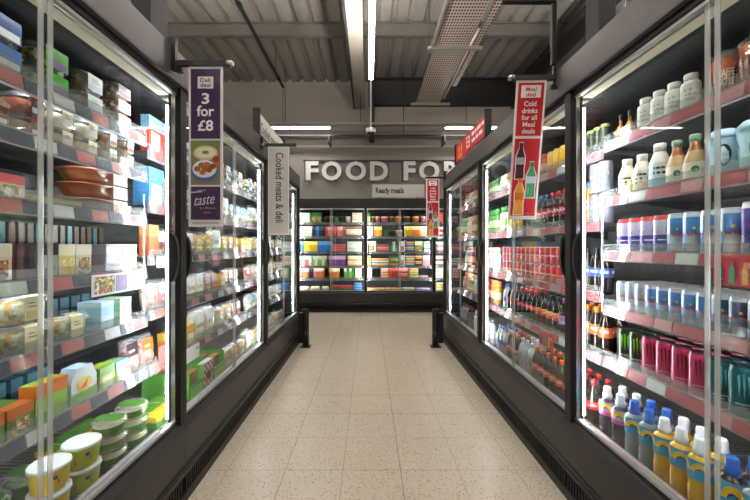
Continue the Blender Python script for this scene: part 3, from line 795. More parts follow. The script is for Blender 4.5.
def rtub(key, look, w, d, h, contents, lab, side=None, lid=FILM, seal=CLEARB, lw=.30, name='salad_tub', cat='tub'):
    """rounded rectangular clear tub: contents, rim, lid, label"""
    r = min(w, d) * .22
    tray = MB().loft([rrect(w * .84, d * .84, r, 0), rrect(w * .95, d * .95, r, h * .70), rrect(w, d, r, h * .72), rrect(w, d, r, h * .78)], [FILM] * 3, cap1=False)
    con = MB().loft([rrect(w * .81, d * .81, r, h * .02), rrect(w * .90, d * .90, r, h * .62), rrect(w * .70, d * .70, r, h * .76)], [contents] * 2)
    ld = MB().loft([rrect(w, d, r, h * .78), rrect(w * .98, d * .98, r, h * .82), rrect(w * .86, d * .86, r, h)], [lid] * 2, cap0=False)
    lb = MB(); y = -d * .5 - .002
    v = w * lw / .30
    lb.shape([(-v * .30, h * .12), (v * .30, h * .12), (v * .30, h * .90), (-v * .30, h * .90)], lab, flat(y))
    lb.shape([(-v * .26, h * .16), (v * .26, h * .16), (v * .26, h * .42), (-v * .26, h * .42)], side or WHITE, flat(y - .001))
    lb.shape([(-v * .16, h * .54), (v * .16, h * .54), (v * .16, h * .58), (-v * .16, h * .58)], M_('8a7f7a'), flat(y - .001))
    lb.shape([(-v * .16, h * .66), (v * .08, h * .66), (v * .08, h * .70), (-v * .16, h * .70)], M_('8a7f7a'), flat(y - .001))
    lb.poly([(-v * .30, y, h * .9), (v * .30, y, h * .9), (v * .30, -d * .30, h * 1.005), (-v * .30, -d * .30, h * 1.005)], lab)
    proto(key, look, name, cat, w, d, h, [('tray', tray.mesh('tray'), []), ('contents', con.mesh('contents'), []), ('lid', ld.mesh('lid'), []), ('label', lb.mesh('label'), [])])
rtub('sal_green', 'salad bowl with green label', .175, .18, .105, SALAD, C_('4fae3e'), C_('7a5a9a'))
rtub('sal_white', 'dark salad tub with white label', .185, .18, .10, DARKF, mat('e9ecef', .4), mat('cfd8e6', .4), lw=.24)
rtub('tub_pink', 'clear pink-label snack tub', .155, .17, .08, FALA, mat('f1e8e6', .4), mat('d9b4bc', .4))
rtub('tub_brown', 'tub of glazed meat bites', .13, .15, .088, MEAT, mat('7a2f22', .4), lw=.2)
rtub('tub_cream', 'tub of white cheese', .13, .15, .088, EGG, mat('f2ead2', .4), lw=.2)
rtub('tub_fala', 'clear tub of fried bites', .115, .15, .085, FALA, mat('ede5da', .4), M_('8a4a32'), lw=.2)
rtub('tub_blue', 'blue-topped salad pack', .17, .18, .11, SALAD, C_('3f74c8'), WHITE)
rtub('tub_slaw', 'clear tub of creamy salad', .20, .19, .12, SLAW, mat('efe3b4', .4), M_('d9c48a'), lw=.16)
rtub('tub_lime', 'lime green salad tub', .19, .19, .12, LEAF, C_('a3cc3c'), WHITE)
rtub('deli_pale', 'pale deli tub', .15, .16, .10, EGG, mat('f0efec', .4), M_('b84a4a'))
rtub('deli_blue', 'deli tub with blue label', .15, .16, .10, SLAW, mat('cfdbee', .4), M_('3f66b8'))
rtub('deli_red', 'deli tub with red label', .15, .16, .10, MEAT, mat('e6c4bc', .4), M_('c03a36'))

def dish(key, look, w, d, h, col, sleeve):
    r = min(w, d) * .46
    b = MB().loft([rrect(w * .66, d * .66, r, 0), rrect(w * .80, d * .80, r, h * .3), rrect(w * .92, d * .92, r, h * .8), rrect(w, d, r, h * .84), rrect(w, d, r, h * .93), rrect(w * .9, d * .9, r, h * .94)], [col] * 5)
    s = MB()
    s.box(w * .06, w * .40, -d * .49, d * .44, h * .945, h * .985, sleeve)
    s.box(w * .06, w * .40, -d * .52, -d * .505, h * .10, h * .985, sleeve)
    s.shape([(w * .10, h * .25), (w * .36, h * .25), (w * .36, h * .75), (w * .10, h * .75)], C_('e08a3a'), flat(-d * .521))
    proto(key, look, 'pottery_dish', 'dish', w, d, h, [('dish', b.mesh('dish'), []), ('sleeve', s.mesh('sleeve'), [])])
dish('terra', 'terracotta ready meal dish with sleeve', .30, .22, .074, mat('a4633f', .3, 0, .3), mat('e3cdb6', .4))

def rpot(key, look, r, h, bodym, lidm, labm, contents=None, ref='pot', txt=None, seg=20, sw=0):
    b = MB().lathe([(r * .80, 0), (r * .82, .03 * h), (r * .94, .80 * h), (r * .96, .86 * h)], [bodym] * 3, seg)
    l = MB().lathe([(r * .95, .84 * h), (r, .86 * h), (r, .96 * h), (r * .93, h), (r * .86, .95 * h)], [lidm] * 4, seg, cap0=False)
    parts = [('body', b.mesh('body'), []), ('lid', l.mesh('lid'), [])]
    lb = MB().lathe([(r * .845, .14 * h), (r * .935, .74 * h)], [labm], seg, cap0=False, cap1=False)
    k = lambda z: r * (.845 + .09 * (z / h - .14) / .6) + .0012
    for a in A4:
        fn = lambda x, z, a=a: (k(z) * sin(x / r + a), -k(z) * cos(x / r + a), z)
        lb.shape([(-.45 * r, .22 * h), (.45 * r, .34 * h), (.45 * r, .50 * h), (-.45 * r, .38 * h)], M_('cf3f2e'), fn)
        lb.shape([(.1 * r, .52 * h), (.34 * r, .52 * h), (.34 * r, .68 * h), (.1 * r, .68 * h)], M_('6a4f9a'), fn)
        if txt: lb.text(txt, .10 * h, -.05 * r, .37 * h, WHITE, lambda x, z, a=a: tuple((v * 1.01 if i < 2 else v) for i, v in enumerate((k(z) * sin(x / r + a), -k(z) * cos(x / r + a), z))), .02, w=.7 * r)
    parts.append(('label', lb.mesh('label'), []))
    proto(key, look, 'deli_pot', 'pot', 2 * r, 2 * r, h, parts)
WL = mat('e9ebe6', .3)
rpot('pot_yellow', 'white-lidded yellow houmous pot', .074, .108, mat('e8c22c', .35), WL, C_('efc62a'))
rpot('pot_lime', 'white-lidded lime dip pot', .076, .108, mat('d3cf4a', .35), WL, C_('c4cf3a'))
def clearpot(key, look, w, h, con, sleeve):
    r = w * .42
    b = MB().loft([rrect(w * .78, w * .78, r, 0), rrect(w * .94, w * .94, r, h * .70), rrect(w, w, r, h * .74), rrect(w, w, r, h * .80)], [FILM] * 3, cap1=False)
    c = MB().loft([rrect(w * .76, w * .76, r, h * .02), rrect(w * .90, w * .90, r, h * .66)], [con])
    l = MB().loft([rrect(w, w, r, h * .80), rrect(w * .97, w * .97, r, h * .86), rrect(w * .86, w * .86, r, h)], [LIDC] * 2, cap0=False)
    s = MB().loft([rrect(w * .88, w * .88, r, h * .22), rrect(w * .955, w * .955, r, h * .68)], [sleeve], cap0=False, cap1=False,
                  segf=lambda k, i: mat('e8e4d4', .4) if i in (1, 2, 3) else None)
    s.loft([rrect(w * .5, w * .9, w * .2, h * 1.004), rrect(w * .5, w * .9, w * .2, h * 1.012)], [sleeve])
    proto(key, look, 'dip_pot', 'pot', w, w, h, [('tub', b.mesh('tub'), []), ('contents', c.mesh('contents'), []), ('lid', l.mesh('lid'), []), ('sleeve', s.mesh('sleeve'), [])])
clearpot('guac', 'green-sleeved dip pot', .155, .078, mat('d9c79a', .5), C_('4f8a36'))
clearpot('leafpot', 'clear leafy salad pot', .165, .11, LEAF, C_('4a7a35'))

def carton(key, look, w, d, h, c1, c2, pic=None, name='food_box', cat='box', word=None, simple=False, stripe=None):
    b = MB().box(-w / 2, w / 2, -d / 2, d / 2, 0, h, c1)
    f = MB(); y = -d / 2 - .0015
    f.shape([(-w * .5, h * .66), (w * .5, h * .66), (w * .5, h), (-w * .5, h)], c2, flat(y))
    if pic: f.shape([(-w * .34, h * .10), (w * .34, h * .10), (w * .34, h * .58), (-w * .34, h * .58)], pic, flat(y))
    if stripe: f.shape([(-w * .5, 0), (w * .5, 0), (w * .5, h * .12), (-w * .5, h * .12)], stripe, flat(y))
    if word: f.text(word, h * .13, 0, h * .82, WHITE, flat(y - .001), .02, w=w * .7)
    f.poly([(-w / 2, -d / 2, h + .0012), (w / 2, -d / 2, h + .0012), (w / 2, -d * .1, h + .0012), (-w / 2, -d * .1, h + .0012)], c2)
    # the camera sees the ends of the boxes too
    for sx in (-1, 1):
        x = sx * (w / 2 + .0012); q = [(x, -d / 2, h * .66), (x, d / 2, h * .66), (x, d / 2, h), (x, -d / 2, h)]
        f.poly(q if sx > 0 else q[::-1], c2)
    if simple:
        b0 = len(b.v); b.v += f.v
        for ff, i, s in zip(f.f, f.mi, f.sm): b.face([k + b0 for k in ff], f.mats[i], s)
        proto(key, look, name, cat, w, d, h, [], b.mesh(name))
    else:
        proto(key, look, name, cat, w, d, h, [('carton', b.mesh('carton'), []), ('printed_front', f.mesh('printed_front'), [])])
carton('pack_black', 'black olive pack', .085, .06, .15, mat('1f1c1e', .3), mat('3a3438', .3), None, 'snack_pack', 'pack')
carton('pack_silver', 'black and silver pouch', .085, .06, .155, mat('b9b9bc', .3, .3), mat('2a282a', .3), None, 'snack_pack', 'pack')
carton('pack_yellow', 'yellow pasta pack', .085, .06, .15, mat('e8cf8a', .35), mat('f2e6c4', .35), PASTA, 'snack_pack', 'pack')
carton('pack_beige', 'beige cracker pack', .085, .06, .15, mat('e3cfae', .35), mat('efe4d0', .35), FALA, 'snack_pack', 'pack')
carton('pack_lilac', 'white and lilac cheese pack', .11, .12, .05, mat('efeaf2', .35), mat('cfbfe6', .35), None, 'cheese_pack', 'pack')
carton('pack_lemon', 'pale yellow cheese pack', .11, .12, .05, mat('ecd79a', .35), mat('f3ecca', .35), None, 'cheese_pack', 'pack')
carton('pack_brown', 'thin brown snack pack', .026, .14, .245, mat('33261c', .35), mat('4e3d2e', .35), None, 'snack_pack', 'pack')
carton('pack_teal', 'thin dark teal snack pack', .026, .14, .245, mat('24464a', .35), mat('3f6a6c', .35), None, 'snack_pack', 'pack')
carton('flat_yellow', 'flat yellow dip tray with teal label', .24, .18, .035, mat('d9c88a', .35), mat('b6a868', .35), None, 'dip_tray', 'tray')
carton('sky_sleeve', 'pale blue sleeved pack', .085, .12, .072, mat('a9d6ec', .35), mat('cfe8f2', .35), None, 'sleeved_pack', 'pack')
carton('mint_sleeve', 'pale green sleeved pack', .085, .12, .072, mat('b4e0a8', .35), mat('d6efc9', .35), None, 'sleeved_pack', 'pack')
carton('blue_top', 'narrow teal-and-black pack', .05, .11, .165, mat('25363c', .3), mat('476a78', .3), None, 'snack_pack', 'pack')
carton('org_pack', 'orange and green snack box', .10, .13, .12, mat('5f8c3a', .35), mat('d9702e', .35), PICT, 'snack_box', 'box')
carton('kid_orange', 'green snack box with orange blotch', .145, .07, .165, mat('8fbf4e', .35), mat('e07b2a', .35), None, 'snack_box', 'box')
carton('kid_blue', 'green and blue small pack', .09, .08, .115, mat('9cc05a', .35), mat('6fb6d8', .35), mat('dfe6a8', .4), 'snack_box', 'box')
carton('kid_lime', 'lime and yellow snack pack', .10, .08, .12, mat('b5c44e', .35), mat('7fae3e', .35), mat('e8e6b0', .4), 'snack_box', 'box')
carton('blue_box', 'tall sky blue box with red corner', .15, .10, .24, mat('4f9fdc', .35), mat('6fb2e6', .35), mat('dfe9f2', .4), 'food_box', 'box')
carton('hang_blue', 'blue and white pack with red label', .14, .05, .23, mat('e6503c', .4), mat('8cc3ea', .4), mat('f0d9cf', .4), 'meat_pack', 'pack')
carton('orange_pk', 'orange meat pack', .10, .06, .20, mat('e2754a', .35), mat('f0a06a', .35), None, 'meat_pack', 'pack')
carton('ylw_pk', 'orange and yellow pack', .11, .08, .15, mat('e8962e', .35), mat('f2c04a', .35), mat('f6ead0', .4), 'meat_pack', 'pack')
carton('diag', 'green and yellow striped pack', .06, .19, .10, mat('4f9a3e', .35), mat('f0c233', .35), None, 'snack_pack', 'pack')
carton('wrap_pk', 'sandwich wrap with bright panel', .16, .14, .10, mat('d9b98a', .4), mat('d94a52', .4), PICT, 'wrap_pack', 'pack')

def house(key, look):
    w, d, h = .145, .07, .17
    pr = [(-w / 2, 0), (w / 2, 0), (w / 2, h * .66), (w * .30, h), (-w * .30, h), (-w / 2, h * .66)]
    b = MB(); n = len(pr)
    b.v = [(x, -d / 2, z) for x, z in pr] + [(x, d / 2, z) for x, z in pr]
    W = mat('e6ecf0', .35)
    b.face(list(range(n)), W); b.face([n + i for i in range(n)][::-1], W)
    for i in range(n):
        j = (i + 1) % n; b.face([i, n + i, n + j, j], mat('b9d3e2', .4))
    f = MB(); y = -d / 2 - .0015
    f.shape([(-w * .48, .02 * h), (w * .48, .02 * h), (w * .48, .34 * h), (-w * .48, .34 * h)], mat('8ac04a', .4), flat(y))
    f.shape([(.30 * w * cos(q * pi / 6), .52 * h + .2 * h * sin(q * pi / 6)) for q in range(12)], mat('f0c84a', .4), flat(y - .001))
    f.shape([(-.2 * w, .42 * h), (.05 * w, .40 * h), (.12 * w, .66 * h)], mat('d9503c', .4), flat(y - .002))
    proto(key, look, 'snack_box', 'box', w, d, h, [('carton', b.mesh('carton'), []), ('printed_front', f.mesh('printed_front'), [])])
house('kid_house', 'white gabled snack box with green base')

def pouch(key, look, w, d, h, con, lab, film=FILM, name='meat_pack', cat='pack', tilt=0.0):
    """pillow pack leaning back: contents, film, label"""
    rg = lambda z, k, t: [(x, y + z * tilt, zz) for x, y, zz in rrect(w * k, max(d * t, .006), d * .4 * t, z)]
    c = MB().loft([rg(.004, .86, .4), rg(h * .25, .92, .92), rg(h * .68, .90, .84), rg(h * .84, .84, .3)], [con] * 3)
    fm = MB().loft([rg(0, 1, .12), rg(h * .12, 1, .75), rg(h * .5, 1, 1.0), rg(h * .8, 1, .7), rg(h, 1, .1)], [film] * 4)
    lb = MB(); y = lambda z: -d * .5 - .003 + z * tilt
    lb.poly([(-w * .36, y(h * .50), h * .50), (w * .36, y(h * .50), h * .50), (w * .36, y(h * .88), h * .88), (-w * .36, y(h * .88), h * .88)], lab)
    lb.poly([(-w * .28, y(h * .6) - .001, h * .62), (w * .10, y(h * .6) - .001, h * .62), (w * .10, y(h * .66) - .001, h * .68), (-w * .28, y(h * .66) - .001, h * .68)], WHITE)
    proto(key, look, name, cat, w, d + abs(tilt) * h, h, [('film', fm.mesh('film'), []), ('contents', c.mesh('contents'), []), ('label', lb.mesh('label'), [])])
pouch('salami', 'red salami pack with black label', .135, .05, .20, HAM, mat('3a2226', .4), tilt=.12)
pouch('chicken', 'sliced meat pack with orange label', .13, .05, .19, HAM, mat('e8742e', .4), tilt=.12)
pouch('meat_pink', 'pale pink sliced meat pack', .12, .05, .19, HAM, mat('e9cdd2', .4), tilt=.12)
pouch('meat_white', 'white wrapped meat pack', .13, .055, .19, EGG, mat('efeff0', .4), tilt=.12)
pouch('meat_rust', 'rust coloured sliced meat pack', .12, .05, .19, MEAT, mat('e6d2c2', .4), tilt=.12)
pouch('bag_white', 'clear bag with white wrap', .19, .08, .24, EGG, mat('e9ebea', .4), name='deli_bag', cat='bag', tilt=.08)
pouch('bag_yellow', 'yellow snack bag', .14, .06, .18, PASTA, mat('eeb23a', .4), name='deli_bag', cat='bag', tilt=.1)
pouch('bag_blue', 'white and blue deli bag', .15, .06, .19, EGG, mat('7fa2d2', .4), name='deli_bag', cat='bag', tilt=.1)
pouch('bag_amber', 'white bag with amber print', .16, .07, .20, EGG, mat('e39a35', .4), name='deli_bag', cat='bag', tilt=.08)
pouch('chick_bag', 'roast meat bag with yellow label', .16, .10, .19, MEAT, mat('d9c24a', .4), name='deli_bag', cat='bag', tilt=.05)
pouch('bread', 'beige bread bag', .30, .14, .17, FALA, mat('efe2c4', .4), name='bread_bag', cat='bag')

def crate(key, look):
    w, d, h, t = .21, .34, .22, .008
    G = C_('57ad38'); CB = mat('b08a5c', .7)
    b = MB().box(-w / 2, w / 2, -d / 2, d / 2, 0, t, CB).box(-w / 2, -w / 2 + t, -d / 2, d / 2, t, h, G).box(w / 2 - t, w / 2, -d / 2, d / 2, t, h, G)\
        .box(-w / 2 + t, w / 2 - t, d / 2 - t, d / 2, t, h * 1.25, CB).box(-w / 2 + t, w / 2 - t, -d / 2, -d / 2 + t, t, h * .55, G)
    f = MB().shape([(-w * .4, h * .12), (w * .4, h * .12), (w * .4, h * .46), (-w * .4, h * .46)], mat('8fd06a', .5), flat(-d / 2 - .0015))
    c = MB()
    for k in range(3): c.box(-w * .40, w * .40, -d * .40 + k * d * .27, -d * .40 + k * d * .27 + .06, t + .001, h * .9, mat('9a5f36', .5))
    proto(key, look, 'display_crate', 'crate', w, d, h * 1.25, [('tray', b.mesh('tray'), []), ('printed_front', f.mesh('printed_front'), []), ('packs', c.mesh('packs'), [])])
crate('crate', 'green and brown shelf-ready crate')
def gingham():
    w, d, h = .15, .05, .22
    b = MB().box(-w / 2, w / 2, -d / 2, d / 2, 0, h, mat('efe6e0', .4))
    f = MB(); y = -d / 2 - .0015
    for i in range(6):
        for j in range(8):
            if (i + j) % 2: f.shape([(-w / 2 + i * w / 6, j * h / 8), (-w / 2 + (i + 1) * w / 6, j * h / 8), (-w / 2 + (i + 1) * w / 6, (j + 1) * h / 8), (-w / 2 + i * w / 6, (j + 1) * h / 8)], mat('b5303a', .4), flat(y))
    f.shape([(-w * .25, h * .35), (w * .25, h * .35), (w * .25, h * .65), (-w * .25, h * .65)], mat('7a2a26', .4), flat(y - .001))
    proto('gingham', 'red and white checked pack', 'meat_pack', 'pack', w, d, h, [('carton', b.mesh('carton'), []), ('printed_front', f.mesh('printed_front'), [])])
gingham()
# ------------------------------------------------------------------ stocking the shelves
PUT = []
def put(key, bk, si, a, row=0, lev=0, nrow=1, nlev=1, dy=0.0, z=None):
    PUT.append(dict(key=key, bay=bk, si=si, a=a, row=row, lev=lev, nrow=nrow, nlev=nlev, dy=dy, z=z))
def run(bk, si, a, seq, rows=1, sign=-1, gap=.004, lim=None):
    """stock one shelf from position a onward; seq items: (kind, count[, stack[, pitch]]) or a gap length"""
    for it in seq:
        if not isinstance(it, tuple):
            a += sign * it; continue
        key, n = it[0], it[1]; st = it[2] if len(it) > 2 else 1
        p = PROTO[key]; pitch = it[3] if len(it) > 3 else p['w'] + gap
        pitch = max(pitch, p['w'] + .001)
        for i in range(n):
            c = a + sign * pitch / 2
            for r in range(rows):
                for q in range(st): put(key, bk, si, c, r, q, rows, st)
            a += sign * pitch
    return a
# ---- right, nearest
e = 2.045
run('R1', 0, e, [('shot', 2, 1, .07), .02, ('prot_white', 4, 1, .086), .03, ('latte', 3, 1, .122)])
run('R1', 1, e - .01, [('milk_yellow', 2, 1, .108), ('milk_blue', 1, 1, .112), ('frap', 2, 1, .092), ('blue_cup', 4, 1, .125)])
run('R1', 2, e - .01, [('purple_red', 4, 1, .085), ('rb_tall', 4, 1, .083), ('purple_tall', 4, 1, .087)], rows=2)
run('R1', 3, e - .01, [('rb_white', 3, 1, .070), ('rb_std', 5, 1, .070), ('rb_dark', 5, 1, .070)], rows=4)
run('R1', 4, e - .01, [('mon_green', 2, 1, .09), ('mon_pink', 4, 1, .089), ('mon_teal', 2, 1, .088), ('mon_cyan', 2, 1, .088)], rows=3)
run('R1', 5, 2.10, [('sport_purple', 2, 1, .106), ('sport_blue', 2, 1, .096), ('sport_yellow', 3, 1, .089), .04, ('sport_red', 1, 1, .09), ('sport_blue', 2, 1, .09)], rows=2)
# ---- right, middle (stocked from its near end)
s = 2.115
run('R2', 0, s, [('green_can', 4, 1, .066), ('yellow_can', 5, 1, .088), .03, ('x_reds', 2, 1), ('x_whites', 5, 1), ('x_ambers', 2), ('x_whites', 2)], sign=1)
run('R2', 1, s, [('pep_can', 2, 2, .086), ('irn', 2), ('fanta', 1), ('drpep', 3), ('pepblue', 3), ('coke', 2), ('yellow_juice', 3), ('green_milk', 3)], sign=1)
run('R2', 2, s, [('pep_max', 4), .12, ('coke_can', 13, 2)], sign=1)
run('R2', 3, s, [('fanta', 4), ('coke_purple', 2), ('coke_zero', 4), ('coke', 4), ('coke_black', 3), ('blue_water', 1)], rows=2, sign=1)
run('R2', 4, 2.125, [('coke', 4), ('coke_org', 5), ('grey_water', 3), ('coke_org', 3), ('blue_water', 3)], rows=2, sign=1)
# ---- right, farthest
far = {0: ['x_greens', 'x_reds', 'x_whites', 'x_ambers', 'x_whites'], 1: ['x_green', 'x_white', 'x_green', 'x_amber', 'x_white'], 2: ['x_white', 'x_amber', 'x_white', 'x_red', 'x_grey'],
       3: ['x_amber', 'x_red', 'x_dark', 'x_white'], 4: ['x_grey', 'x_blue', 'x_white', 'x_dark']}
for si, ks in far.items():
    a = 3.90; i = 0
    while a < 5.15:
        n = rnd.choice((2, 3)); a = run('R3', si, a, [(ks[i % len(ks)], n)], sign=1, gap=.008); i += 1
# ---- left, nearest (from its far end)
e = 2.0
run('L1', 0, e - .03, [('tub_pink', 1, 3, .165), .02, ('sal_white', 1, 2, .20), .01, ('sal_green', 1, 2, .19), .01, ('tub_blue', 1, 2, .2), ('tub_blue', 1, 2, .2)])
run('L1', 1, e - .0, [('tub_fala', 2, 2, .13), ('tub_cream', 1, 2, .14), ('tub_cream', 1, 2, .14), ('tub_brown', 1, 2, .14), ('tub_brown', 1, 1, .14), .02, ('chick_bag', 2, 1, .17)])
run('L1', 2, 1.945, [('terra', 1, 3, .32), .01, ('flat_yellow', 1, 1, .26), .01, ('wrap_pk', 2, 1, .17)])
run('L1', 3, e - .01, [('pack_lemon', 1, 3, .118), ('pack_lilac', 1, 3, .118), ('pack_black', 1, 1, .09), ('pack_beige', 1, 1, .09), ('pack_yellow', 1, 1, .09), ('pack_silver', 1, 1, .09), ('pack_black', 1, 1, .09), .01, ('pack_beige', 1, 1, .09), ('pack_silver', 1, 1, .09), ('pack_yellow', 1)])
run('L1', 4, e - .05, [('mint_sleeve', 1, 2, .105), .02, ('sky_sleeve', 1, 2, .12), .02, ('tub_slaw', 1, 1, .21), ('tub_slaw', 1, 2, .21), ('tub_lime', 2, 1, .2)])
run('L1', 5, 2.20, [('chicken', 1, 1, .14), ('salami', 1, 1, .14), ('kid_blue', 1, 1, .10), ('kid_lime', 1, 1, .11), .01, ('kid_house', 1, 1, .155), .01, ('kid_orange', 1, 1, .155), ('org_pack', 3, 1, .11)])
for i in range(5): put('diag', 'L1', 6, 2.02 - i * .068, 1, 0, 2, 1, dy=.02)
run('L1', 6, 2.40, [('diag', 5, 1, .068), .015, ('guac', 1, 3, .172), ('guac', 1, 3, .172), .005, ('pot_lime', 1, 2, .165), ('pot_yellow', 1, 2, .165), ('pot_yellow', 2, 1, .165)])
# second rows seen over the front ones
for i in range(14): put('pack_brown' if i % 4 != 1 else 'pack_teal', 'L1', 3, 1.97 - i * .041, 1, 0, 2, 1, dy=.05)
for i in range(8): put('blue_top', 'L1', 4, 1.90 - i * .066, 1, 0, 2, 1, dy=.11)
for i, k in enumerate(('leafpot', 'leafpot', 'leafpot')): put(k, 'L1', 6, 1.56 - i * .18, 1, 0, 2, 1, dy=.03)
for i in range(6): put('blue_top', 'L1', 5, 1.62 - i * .07, 1, 0, 2, 1, dy=.06)
# ---- left, middle (from its near end)
s = 2.09
run('L2', 0, s, [('hang_blue', 2, 1, .15), .05, ('deli_blue', 2, 2), ('deli_pale', 2, 2), ('deli_red', 1, 2), ('deli_blue', 2, 2), ('deli_pale', 1, 2)], sign=1)
run('L2', 1, s, [('blue_box', 1, 1, .17), ('orange_pk', 1), ('deli_red', 1, 2), ('deli_pale', 2, 2), ('bag_yellow', 1), ('bag_white', 2), ('bag_blue', 3)], sign=1)
run('L2', 2, s, [('orange_pk', 1, 1, .11), ('meat_rust', 2), ('meat_pink', 2), ('bag_yellow', 2), ('bag_white', 1), ('bag_yellow', 3), ('ylw_pk', 1)], sign=1)
run('L2', 3, s, [('meat_pink', 3), ('meat_rust', 1), ('meat_white', 2), ('meat_pink', 2), ('ylw_pk', 1), ('meat_rust', 2), ('meat_white', 1)], sign=1)
run('L2', 4, 2.31, [('ylw_pk', 3), .02, ('bag_white', 2), .03, ('bag_amber', 2), ('meat_rust', 2)], sign=1)
run('L2', 5, 2.43, [('crate', 1), ('gingham', 1), ('crate', 1), .05, ('bag_amber', 3), ('bag_white', 1)], sign=1, gap=.012)
# ---- left, farthest
fl = {0: ['deli_blue', 'deli_pale'], 1: ['bag_blue', 'bag_white'], 2: ['bag_yellow', 'meat_white', 'bag_white'], 3: ['meat_rust', 'meat_pink', 'meat_white'], 4: ['bag_blue', 'meat_white'], 5: ['bag_amber', 'bag_white']}
for si, ks in fl.items():
    a = 3.83; i = 0
    while a < 5.2:
        a = run('L3', si, a, [(ks[i % len(ks)], rnd.choice((1, 2)), 2 if ks[0] == 'deli_blue' else 1)], sign=1, gap=.012); i += 1
# ---- back wall: every block is (left px, right px, colours, form)
BX = lambda x: (x - 368.5) * 8.33 / 340
BCOL = {'cream': ('ddd5b4', 'efe8cf'), 'mint': ('b9cf9a', 'e3e8cc'), 'green': ('4f9a48', '2f6a34'), 'dark': ('3a2f2a', '5a4a3c'), 'brown': ('7a5236', 'b58a62'), 'red': ('c93a34', 'e06a5c'),
        'pink': ('e2848a', 'f0b8b8'), 'navy': ('2c3446', '4a566e'), 'blue': ('2f74c8', '6fa4e0'), 'yellow': ('eab52e', 'f4d66e'), 'coral': ('e0696a', 'f2e2dc'), 'lime': ('94c24a', 'dfe9bc'),
        'magenta': ('b44aa4', 'e6b4dc'), 'orange': ('ec8a2c', 'f6cf9a'), 'white': ('e6e4e0', 'cfd8cc'), 'teal': ('3f9a9a', 'e6e6d8'), 'peach': ('f0c09a', 'f7e2cc'), 'purple': ('7a58a8', 'd8c8e6'), 'salmon': ('e0857a', 'f0c8bc')}
def bp(c, form, w):
    k = ('b', c, form, round(w, 3))
    if k in PROTO: return k
    c1, c2 = (mat(q, .4) for q in BCOL[c])
    if form == 'flat': carton(k, c + ' ready meal box', w, .26, .062, c1, c2, None, 'ready_meal_box', 'box', simple=True, stripe=c2)
    elif form == 'up': carton(k, 'upright ' + c + ' meal box', w, .24, .25, c1, c2, None, 'ready_meal_box', 'box', simple=True)
    elif form == 'pack': carton(k, c + ' printed meal pack', w, .06, .26, c1, c2, PICT if c in ('green', 'white', 'lime') else None, 'meal_pack', 'pack', simple=True)
    elif form == 'pot':
        r = w / 2
        m = MB().lathe([(r * .8, 0), (r * .96, .13), (r, .135), (r, .16), (r * .9, .165)], [c1, c2, c2, c2], 12)
        proto(k, c + ' meal pot', 'meal_pot', 'pot', w, w, .165, [], m.mesh('meal_pot'))
    elif form == 'bag':
        m = MB().loft([rrect(w * .9, .1, .03, 0), rrect(w, .18, .06, .05), rrect(w * .95, .17, .06, .13), rrect(w * .8, .08, .03, .17)], [c1, c1, c2])
        proto(k, c + ' bread bag', 'bread_bag', 'bag', w, .18, .17, [], m.mesh('bread_bag'))
    return k
def block(si, x0, x1, cols, form='flat', n=4):
    cols = cols if isinstance(cols, tuple) else (cols,)
    a, b = BX(x0), BX(x1); W = b - a
    if form == 'flat':
        m = max(1, round(W / .3)); w = W / m - .008
        for j in range(m):
            for q in range(n): add_b(bp(cols[q % len(cols)], form, w), si, a + (j + .5) * W / m, q, n)
    else:
        ww = {'up': .058, 'pack': .17, 'pot': .14, 'bag': .24}[form]
        m = max(1, round(W / ww)); w = W / m - .006
        for j in range(m): add_b(bp(cols[j % len(cols)], form, w), si, a + (j + .5) * W / m, 0, 1)
def add_b(k, si, x, lev, nlev):
    bk = 'B1' if x < -.07 else ('B2' if x < 1.56 else 'B3')
    put(k, bk, si, x, 0, lev, 1, nlev)
